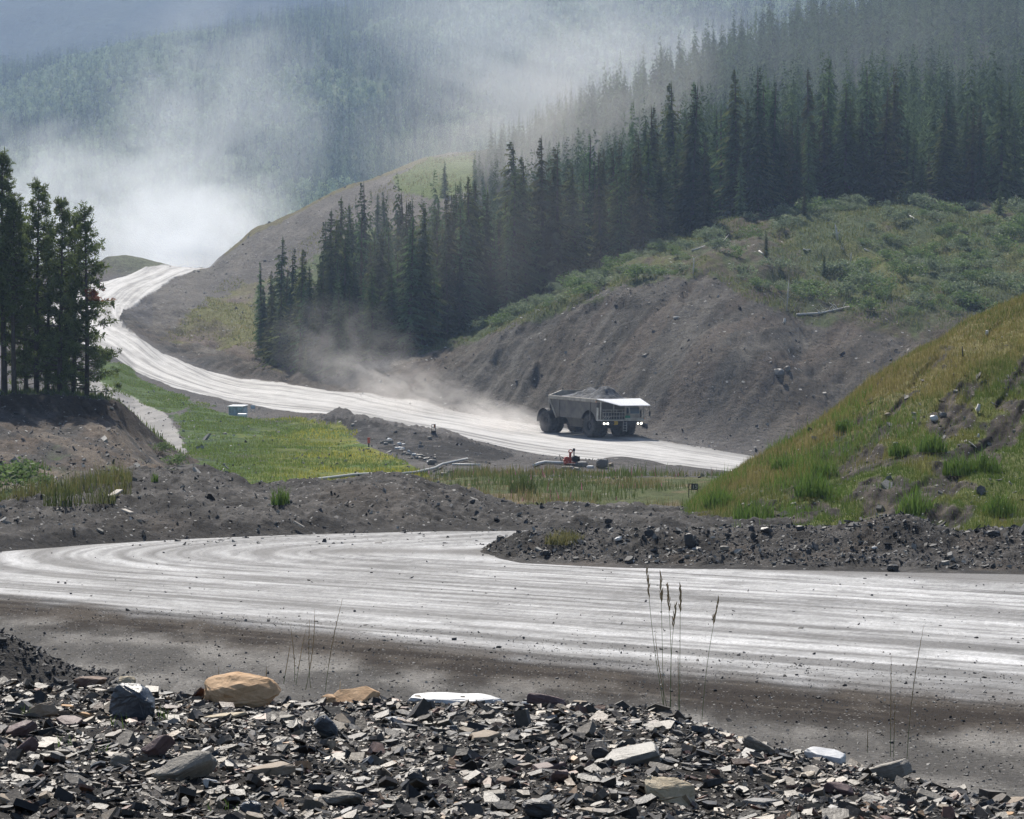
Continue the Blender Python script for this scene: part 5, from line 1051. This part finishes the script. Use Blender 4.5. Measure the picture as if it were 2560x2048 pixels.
# ------------------------------------------------------------------ boulders, logs and snags on the slopes
for a in [(1505, 1160, 34, 32, 'grey', 'pointed grey boulder right of the red pump', 'boulder', 61, VL, 150, 'boulder'), (1418, 1172, 34, 22, 'grey', 'grey angular boulder just below the red pump', 'slab', 62, VL, 150, 'boulder'), (1452, 1160, 34, 22, 'grey', 'grey boulder right beside the red pump', 'slab', 63, VL, 150, 'boulder'),
  (1440, 1176, 24, 16, 'beige', 'pale small boulder between the grey ones below the pump', 'boulder', 64, VL, 150, 'boulder'), (1476, 1168, 22, 12, 'white', 'white stone left of the pointed grey boulder', 'slab', 65, VL, 150, 'boulder'), (1527, 1162, 16, 10, 'tan', 'small tan stone right of the pointed grey boulder', 'boulder', 66, VL, 150, 'boulder'),
  (1082, 1156, 30, 20, 'grey', 'round grey boulder above the long pipe', 'boulder', 67, VL, 150, 'boulder'), (1110, 1184, 22, 16, 'beige', 'pale block below the right end of the long pipe', 'slab', 68, VL, 150, 'boulder'), (1142, 1192, 24, 6, 'ochre', 'thin pale slab lying right of the pale block', 'slab', 69, VL, 150, 'boulder'),
  (968, 1104, 32, 14, 'beige', 'broad pale rock at the top of the stream bed', 'slab', 70, VL, 180, 'boulder'), (998, 1120, 26, 10, 'white', 'white flat rock in the stream bed', 'slab', 71, VL, 180, 'boulder'), (1050, 1140, 24, 10, 'beige', 'light rock in the middle of the stream bed', 'boulder', 72, VL, 180, 'boulder'), (882, 1064, 14, 10, 'grey', 'grey stone on the dark pile beside the field', 'boulder', 73, VL, 220, 'boulder'),
  (1075, 1098, 16, 10, 'beige', 'pale stone below the roadside marker frame', 'boulder', 83, VL, 180, 'boulder'),
  (1944, 934, 38, 24, 'grey', 'large grey boulder resting on the cut slope', 'boulder', 74, VL, 300, 'boulder'), (1970, 928, 18, 16, 'beige', 'smaller brown boulder touching the large one on the cut slope', 'boulder', 75, VL, 300, 'boulder'),
  (2334, 1048, 24, 18, 'white', 'white rock in the dark hollow of the grassy hill', 'boulder', 76, HL, 0, 'boulder'), (2358, 1036, 20, 14, 'grey', 'grey rock just right of the white rock on the hill', 'boulder', 77, HL, 0, 'boulder'), (2220, 1038, 20, 14, 'tan', 'brownish rock at the left of the bare hollow on the hill', 'boulder', 78, HL, 0, 'boulder'), (2467, 834, 10, 16, 'white', 'small white rock high on the grassy hill', 'boulder', 79, HL, 0, 'boulder'),
  (2240, 1112, 24, 14, 'grey', 'grey rock low in the middle of the hill', 'boulder', 84, HL, 0, 'boulder'), (2508, 1275, 14, 12, 'white', 'pale stone low at the right of the hill', 'boulder', 85, HL, 0, 'boulder'),
  (1722, 1350, 34, 40, 'dark', 'big dark block on the gravel berm', 'boulder', 80, RB, 0, 'boulder'), (1546, 1346, 22, 14, 'white', 'pale round stone on the gravel berm', 'boulder', 81, RB, 0, 'boulder'), (1366, 1382, 20, 18, 'dark', 'dark stone near the tip of the gravel berm', 'boulder', 82, RB, 0, 'boulder'), (1812, 1372, 28, 14, 'beige', 'tan stone right of the big dark block on the berm', 'boulder', 86, RB, 0, 'boulder'),
  (1912, 1324, 26, 16, 'dark', 'dark block on the berm crest, left of the gravel pile', 'boulder', 87, RB, 0, 'boulder'), (2000, 1322, 26, 14, 'dark', 'dark clod on the berm crest, nearest to the gravel pile', 'boulder', 88, RB, 0, 'boulder'), (2482, 1330, 36, 18, 'dark', 'flat dark block on the berm at the right', 'slab', 89, RB, 0, 'boulder'), (2186, 1370, 16, 8, 'white', 'small white stone under the gravel pile', 'slab', 90, RB, 0, 'boulder'), (1966, 1404, 20, 10, 'white', 'white stone low on the gravel berm', 'slab', 91, RB, 0, 'boulder'), (2232, 1420, 34, 20, 'dark', 'dark clod at the foot of the berm, right', 'boulder', 92, RB, 0, 'boulder'), (1580, 1402, 12, 10, 'white', 'white chip at the foot of the berm', 'slab', 93, RB, 0, 'boulder'),
  (346, 1300, 20, 14, 'beige', 'pale flat stone low on the spoil berm', 'slab', 94, MB_, 0, 'boulder'), (1181, 1254, 20, 12, 'dark', 'dark stone on the right part of the spoil berm', 'boulder', 95, MB_, 0, 'boulder')]:
    stone(a[0], a[1], a[2], a[3], a[4], a[5], a[6], a[7], (0, 0), .8, a[8], a[9], None, a[10], None, 'boulder', .2)
rs = np.random.default_rng(44)
for i in range(34):
    u = rs.random(); px = 950 + u * 150 + rs.normal(0, 10); py = 1098 + u * 60 + rs.normal(0, 5)
    stone(px, py, rs.uniform(7, 17), rs.uniform(4, 9), ['beige', 'grey', 'white', 'grey'][int(rs.integers(4))], 'small broken rock strewn along the stream bed', 'boulder', 600 + i, (0, 0), .8, VL, 180, None, 'boulder', 'small rocks of the stream bed', 'boulder', .2)
M_deadw = paint('bleached wood', (.62, .60, .56), .8, 0, .2, 6); M_wood = paint('weathered plank', (.42, .38, .33), .8, 0, .25, 8)
def logp(name, pts, r, lab, L, cat, mat=None, lift=.12, twigs=0, lo=0, standing=False, seed=0):
    P3 = []
    for i, (px, py) in enumerate(pts):
        if standing and i: P3.append(at(px, py, P3[0].y)); continue
        D, z = on_land(L, px, py, lo); P3.append(Vector(((px - 1280) / F * D, D, z + lift)))
    b = P3[0].copy(); m = MB(); n = len(P3); m.path([p - b for p in P3], [r * (1.1 - .6 * i / max(1, n - 1)) for i in range(n)], 7); rr_ = random.Random(seed)
    for k in range(twigs):
        u = rr_.uniform(.3, .95); i = min(n - 2, int(u * (n - 1))); q = P3[i].lerp(P3[i + 1], u * (n - 1) - i) - b; a = rr_.uniform(0, 6.28); l = rr_.uniform(.4, 1.1)
        m.path([q, q + Vector((math.cos(a) * l * .6, math.sin(a) * l * .6, l * .6)), q + Vector((math.cos(a) * l, math.sin(a) * l, l * .8))], [r * .35, r * .22, r * .08], 4)
    o = m.build(name, mat or M_deadw, None, smooth=True); o.location = b; return tag(o, lab, cat)
S_ = dict(L=VL, lo=335)
logp('dead_snag', [(2094, 604), (2092, 584), (2088, 562)], .16, 'white broken birch trunk standing high in the scrub', cat='dead tree', standing=True, twigs=4, seed=1, **S_)
logp('dead_snag', [(2110, 636), (2104, 622), (2101, 614)], .13, 'short white snag just below the broken birch trunk', cat='dead tree', standing=True, twigs=2, seed=2, **S_)
logp('dead_snag', [(2126, 662), (2127, 645), (2128, 632)], .10, 'thin white snag lower right of the broken birch trunk', cat='dead tree', standing=True, twigs=3, seed=3, **S_)
logp('dead_snag', [(1959, 822), (1962, 805), (1961, 795)], .2, 'stubby white snag at the top of the bare cut', cat='dead tree', standing=True, twigs=0, seed=4, **S_)
logp('dead_snag', [(1966, 785), (1969, 745), (1972, 700)], .09, 'tall thin grey snag above the stubby white one', cat='dead tree', standing=True, twigs=9, seed=5, **S_)
logp('dead_snag', [(1733, 690), (1734, 668), (1735, 645)], .08, 'thin snag at the left of the scrub slope', cat='dead tree', standing=True, twigs=4, seed=6, **S_)
logp('fallen_log', [(1992, 790), (2050, 787), (2090, 780), (2126, 774)], .13, 'long pale fallen trunk lying across the scrub', cat='log', twigs=12, seed=7, **S_)
logp('fallen_log', [(1730, 632), (1745, 626), (1762, 620)], .1, 'short pale log at the upper left of the scrub', cat='log', seed=8, **S_)
logp('fallen_log', [(1898, 636), (1908, 640), (1916, 643)], .12, 'small white log in the middle of the scrub', cat='log', seed=9, **S_)
logp('fallen_log', [(2008, 638), (2016, 641), (2026, 640)], .1, 'small pale log left of the thin white snag', cat='log', seed=10, **S_)
logp('fallen_log', [(1780, 626), (1800, 618), (1822, 596)], .06, 'slim pale branch lying high in the scrub', cat='log', seed=11, **S_)
logp('fallen_log', [(1684, 800), (1698, 799)], .14, 'short white log on the bare cut slope', cat='log', seed=12, **S_)
logp('fallen_log', [(2160, 628), (2186, 640)], .07, 'thin yellowish branch right of the snags', cat='log', seed=13, **S_)
logp('fallen_log', [(2268, 545), (2292, 552)], .12, 'white log end in the brush near the forest wall', cat='log', seed=14, **S_)
logp('stump', [(2441, 1036), (2445, 1024), (2448, 1010)], .09, 'pale upright stump in the dark hollow of the hill', L=HL, cat='stump', standing=True)
logp('stump', [(2446, 1102), (2446, 1094), (2447, 1084)], .05, 'small broken pale stick low on the hill', L=HL, cat='stump', standing=True)
logp('stake', [(2407, 902), (2407, 885), (2405, 866)], .03, 'thin dark stake standing high on the hill', L=HL, cat='stake', mat=M_dark, standing=True)
def plank(pts, wd, lab, L, lift=.06):
    A = [Vector(((px - 1280) / F * on_land(L, px, py)[0], on_land(L, px, py)[0], on_land(L, px, py)[1] + lift)) for px, py in pts]; d = (A[1] - A[0]); m = MB()
    q = d.to_track_quat('X', 'Z').to_matrix(); m.box((0, 0, 0), (d.length, wd, .05), q); o = m.build('plank', M_wood, None, .008); o.location = (A[0] + A[1]) / 2; tag(o, lab, 'plank')
plank([(276, 1262), (299, 1240)], .16, 'pale plank leaning on the left part of the spoil berm', MB_, .14); plank([(735, 1317), (760, 1333)], .06, 'thin pale stick lying at the foot of the spoil berm', MB_, .12); plank([(308, 1284), (330, 1296)], .12, 'grey board half buried left of the pale flat stone', MB_, .08); plank([(260, 1203), (288, 1199)], .08, 'dark edged board near the top of the left berm', MB_, .08)

# ------------------------------------------------------------------ shed, markers, pump, pipe, number sign
M_shed = paint('pale blue corrugated sheet', (.58, .70, .78), .5, .0, .12, 3, (.33, .40, .45)); M_roof = paint('shed roof sheet', (.66, .70, .74), .4, 0, .12, 3)
def spot(L, px, py, lo=0): D, z = on_land(L, px, py, lo); return ((px - 1280) / F * D, D, z), D
loc, D = spot(VL, 595, 1040, 300); k = D / F
sh_ = empty('shed', loc, R(-18)); tag(sh_, 'small pale blue corrugated shed with lean-to roof beside the haul road', 'shed')
w, d, h = 38 * k, 1.3, 26 * k; m = MB()
m.prism([(-d / 2, 0), (d / 2, 0), (d / 2, h * .98), (-d / 2, h * .86)], 0, -w / 2, w / 2); wl = m.build('wall', M_shed, sh_)
m = MB()
for i in range(16): m.box((-w / 2 + (i + .5) * w / 16, -d / 2 - .015, h * .42), (w / 38, .03, h * .8))
m.build('corrugation', M_shed, wl)
m = MB(); m.add([(-w / 2 - .12, -d / 2 - .15, h * .86), (w / 2 + .12, -d / 2 - .15, h * .86), (w / 2 + .12, d / 2 + .1, h), (-w / 2 - .12, d / 2 + .1, h)], [(0, 1, 2, 3)]); m.add([(-w / 2 - .12, -d / 2 - .15, h * .86 + .06), (w / 2 + .12, -d / 2 - .15, h * .86 + .06), (w / 2 + .12, d / 2 + .1, h + .06), (-w / 2 - .12, d / 2 + .1, h + .06)], [(3, 2, 1, 0)]); m.box((0, -d / 2 - .15, h * .86 + .03), (w + .24, .03, .07)); m.build('roof', M_roof, sh_)
loc, D = spot(VL, 606, 1044, 300); m = MB(); m.lathe([(.0, -.5), (.18, -.5), (.22, -.42), (.22, .42), (.18, .5), (0, .5)], (0, 0, .2), 0, 14); m.box((-.3, 0, .03), (.1, .4, .1)); m.box((.3, 0, .03), (.1, .4, .1)); o = m.build('water_tank', M_white, None, smooth=False); o.location = loc; tag(o, 'white tank lying on the ground in front of the blue shed', 'tank')
loc, D = spot(VL, 632, 1030, 300); e = empty('notice_board', loc); tag(e, 'little blank blue board on posts right of the shed', 'sign'); k = D / F; MB().box((0, 0, 11 * k), (11 * k, .04, 9 * k)).build('board', M_shed, e, .01); m = MB(); m.box((-4 * k, .03, 4 * k), (.05, .05, 10 * k)); m.box((4 * k, .03, 4 * k), (.05, .05, 10 * k)); m.build('post', M_deadw, e)
loc, D = spot(VL, 1084, 1087, 200); k = D / F; e = empty('road_marker', loc); tag(e, 'small rusty metal marker frame on the road edge above the field', 'road marker'); m = MB()
for sx in (-1, 1): m.box((sx * 4.5 * k, 0, 11 * k), (.05, .05, 22 * k))
m.box((0, 0, 22 * k), (10 * k, .05, .05)); m.box((0, 0, 14 * k), (10 * k, .05, .05)); m.build('frame', M_dark, e); MB().box((2.3 * k, .01, 18 * k), (4 * k, .03, 7 * k)).build('panel', M_orl, e); m = MB(); m.box((0, 0, .1), (12 * k, .3, .25)); m.build('base', M_dark, e)
M_red = paint('red paint', (.62, .07, .035), .45, 0, .2, 5, (.35, .06, .04)); M_redsun = paint('orange red flag panel', (.85, .16, .10), .6, 0, .1, 5)
loc, D = spot(VL, 922, 1119, 160); k = D / F; e = empty('marker_post', loc); tag(e, 'orange red marker on a short dark post at the right edge of the field', 'marker post'); MB().box((0, 0, 5 * k), (3 * k, .1, 10 * k)).build('post', M_dark, e); MB().box((0, 0, 17 * k), (6.5 * k, .06, 14 * k)).build('panel', M_redsun, e, .01)
loc, D = spot(VL, 1428, 1164, 180); e = empty('water_pump', loc, R(10)); e.scale = (.85, .85, .85); tag(e, 'red engine driven pump on the gravel below the haul truck', 'pump')
m = MB(); m.box((0, 0, .12), (1.15, .5, .08)); m.box((-.5, 0, .05), (.1, .6, .1)); m.box((.5, 0, .05), (.1, .6, .1)); m.build('skid', M_red, e)
m = MB(); m.tube((.30, -.25, .42), (.30, .25, .42), .26, n=18); m.box((.48, 0, .40), (.35, .42, .42)); m.build('engine', M_dark, e, .0)
m = MB(); m.tube((-.35, -.14, .38), (-.35, .14, .38), .22, n=18); m.tube((-.35, 0, .4), (-.62, 0, .26), .10); m.build('pump_housing', M_red, e)
m = MB(); m.box((-.08, 0, .55), (.16, .18, .8)); m.lathe([(.11, -.05), (.17, -.05), (.17, .05), (.11, .05), (.11, -.05)], (-.05, 0, 1.0), 1, 16); m.build('lifting_eye', M_red, e)
m = MB(); m.tube((.22, 0, .6), (.22, 0, 1.05), .05); m.tube((.22, 0, 1.02), (.22, 0, 1.24), .10); m.build('exhaust', M_dark, e)
m = MB(); m.path([(-.75, 0, .1), (-.95, 0, .75), (-.62, 0, .45)], .03, 5); m.build('tow_bar', M_dark, e)
M_pipe = paint('grey plastic pipe', (.36, .37, .36), .5, 0, .2, 2); M_hose = paint('pale hose', (.68, .68, .66), .6, 0, .1, 4)
def run(name, pts, r, mat, lab, cat, lift):
    P3 = [Vector(((px - 1280) / F * on_land(VL, px, py, 120)[0], on_land(VL, px, py, 120)[0], on_land(VL, px, py, 120)[1] + lift)) for px, py in pts]; b = P3[0].copy(); o = MB().path([p - b for p in P3], r, 8).build(name, mat, None, smooth=True); o.location = b; tag(o, lab, cat)
run('pipe', [(735, 1215), (752, 1212), (801, 1206), (882, 1196), (930, 1194), (979, 1193), (1010, 1192), (1038, 1190), (1064, 1184), (1086, 1177), (1106, 1169), (1127, 1163), (1150, 1157), (1168, 1154)], .085, M_pipe, 'long grey pipe curving along the lower edge of the field', 'pipe', .16)
run('hose', [(1334, 1172), (1345, 1166), (1362, 1163), (1382, 1164), (1396, 1163), (1408, 1162)], .09, M_hose, 'pale hose running left from the red pump', 'hose', .12)
run('hose', [(1130, 1168), (1150, 1166), (1180, 1167), (1200, 1166)], .07, M_hose, 'short pale hose on the gravel between the pipe and the pump', 'hose', .1)
loc, D = spot(VL, 1733, 1250, 105); k = D / F; e = empty('number_sign', loc); tag(e, 'small black metal frame sign with the number 15 in the weeds', 'sign'); m = MB()
for sx in (-11, 11): m.box((sx * k, 0, 18 * k), (2 * k, .03, 38 * k))
for z_, w_ in ((36, 22), (22, 22)): m.box((0, 0, z_ * k), (w_ * k, .03, 1.8 * k))
m.box((-4 * k, 0, 29 * k), (1.8 * k, .03, 14 * k)); m.build('frame', M_dark, e); MB().box((4 * k, .012, 29 * k), (14 * k, .01, 12.5 * k)).build('plate', paint('dark plate', (.07, .075, .08), .6), e)
tc = bpy.data.curves.new('number', 'FONT'); tc.body = '15'; tc.size = 14 * k; tc.align_x = 'CENTER'; tc.extrude = .003; to = bpy.data.objects.new('number', tc); COL.objects.link(to)
dg = bpy.context.evaluated_depsgraph_get(); nme = bpy.data.meshes.new_from_object(to.evaluated_get(dg)); bpy.data.objects.remove(to); nme.materials.clear(); nme.materials.append(paint('white lettering', (.6, .6, .58), .6)); no = bpy.data.objects.new('number', nme); COL.objects.link(no); no.parent = e; no.location = (4 * k, -.012, 24.5 * k); no.rotation_euler = (R(90), 0, 0)

# ------------------------------------------------------------------ air: haze, and the dust the trucks raise
def vol_mat(name, color, dens, aniso, het=None):
    m = bpy.data.materials.new(name); m.use_nodes = True; nt = m.node_tree; nt.nodes.clear(); out = nt.nodes.new('ShaderNodeOutputMaterial'); v = nt.nodes.new('ShaderNodeVolumePrincipled')
    v.inputs['Color'].default_value = (*color, 1); v.inputs['Density'].default_value = dens; v.inputs['Anisotropy'].default_value = aniso; nt.links.new(v.outputs[0], out.inputs['Volume'])
    if het is None: 
        try: m.cycles.homogeneous_volume = True
        except Exception: pass
    else:
        sc, lo, hi, pw, wrp = het; co = N(nt, 'ShaderNodeTexCoord').outputs['Object']; ln = nt.nodes.new('ShaderNodeVectorMath'); ln.operation = 'LENGTH'; nt.links.new(co, ln.inputs[0])
        n1 = noise(nt, 1.0, 4, .58, None, wrp); mp = N(nt, 'ShaderNodeMapping'); mp.inputs['Scale'].default_value = sc; nt.links.new(co, mp.inputs[0]); nt.links.new(mp.outputs[0], n1.node.inputs['Vector'])
        fall = mth(nt, 'POWER', ramp(nt, ln.outputs['Value'], .0, 1.0, 1.0, 0.0), pw); d = mth(nt, 'MULTIPLY', fall, ramp(nt, n1, lo, hi, 0, 1)); nt.links.new(mth(nt, 'MULTIPLY', d, dens), v.inputs['Density'])
    return m
def dust(px, py, D, wpx, hpx, deep, dens, color, lab, het, rot=0.0, aniso=.35, name='dust_cloud'):
    import bmesh
    bm = bmesh.new(); bmesh.ops.create_icosphere(bm, subdivisions=3, radius=1.0); me = bpy.data.meshes.new(name); bm.to_mesh(me); bm.free()
    o = bpy.data.objects.new(name, me); COL.objects.link(o); o.location = at(px, py, D); o.scale = (wpx / F * D / 2, deep, hpx / F * D / 2); o.rotation_euler = (0, R(rot), 0)
    me.materials.append(vol_mat(name, color, dens, aniso, het)); return tag(o, lab, 'dust', kind='stuff')
WHITE = (.93, .965, 1.0); TANV = (.92, .89, .86)
dust(470, 610, 670, 420, 330, 40, .085, WHITE, 'thick white dust billowing over the crest of the haul road', ((1.8, 1.0, 1.6), .30, .66, .8, .5))
dust(330, 570, 730, 900, 460, 70, .032, WHITE, 'broad white dust bank behind the knoll pines', ((2.2, 1.0, 1.8), .36, .70, .8, .6))
dust(90, 480, 800, 620, 420, 60, .022, WHITE, 'pale dust spreading to the left edge above the pines', ((2.0, 1.0, 1.7), .36, .70, .8, .6))
dust(520, 340, 820, 640, 800, 70, .015, WHITE, 'column of thin dust rising up the far mountainside', ((1.9, 1.0, 1.9), .34, .76, .8, .7), 20)
dust(1430, 110, 1060, 1300, 620, 60, .013, WHITE, 'pale dust drifting high behind the forest ridge', ((1.8, 1.0, 2.0), .34, .70, .7, 1.0), 14)
dust(1340, 290, 620, 1000, 420, 90, .010, TANV, 'thin tan dust hanging between the forest rows', ((1.8, 1.0, 1.8), .32, .75, .7, 1.0), -14)
dust(1270, 1058, 318, 300, 110, 8, .22, TANV, 'tan dust trail thrown up behind the haul truck', ((2.0, 1.0, 1.6), .30, .60, .8, 1.0), 14)
dust(1040, 985, 340, 560, 190, 12, .08, TANV, 'thinning dust cloud drifting back along the haul road', ((2.6, 1.0, 2.0), .36, .64, .8, 1.4), 16)
dust(1230, 620, 386, 1000, 560, 14, .006, TANV, 'faint veil of dust before the middle of the forest', ((2.0, 1.0, 1.6), .30, .70, .7, 1.0))
dust(485, 650, 650, 230, 150, 16, .20, WHITE, 'brightest knot of white dust right at the road crest', ((1.4, 1.0, 1.4), .20, .55, .8, .4))
dust(450, 668, 618, 330, 70, 9, .10, WHITE, 'low white dust swallowing the far end of the haul road', ((1.2, 1.0, 1.2), .15, .55, .8, .3))
dust(2150, 120, 660, 1500, 560, 60, .0018, WHITE, 'thin pale veil over the upper right forest', ((1.5, 1.0, 1.5), .25, .75, .6, .6))
dust(860, 880, 370, 420, 300, 14, .028, TANV, 'faint dust in front of the left stand of spruces', ((2.2, 1.0, 2.0), .36, .66, .8, 1.2), 10)
m = MB(); m.box((500, 3200, 480), (9000, 6900, 1090)); hz_ = m.build('haze', vol_mat('haze', (.42, .57, .83), .00019, .35)); tag(hz_, kind='stuff')
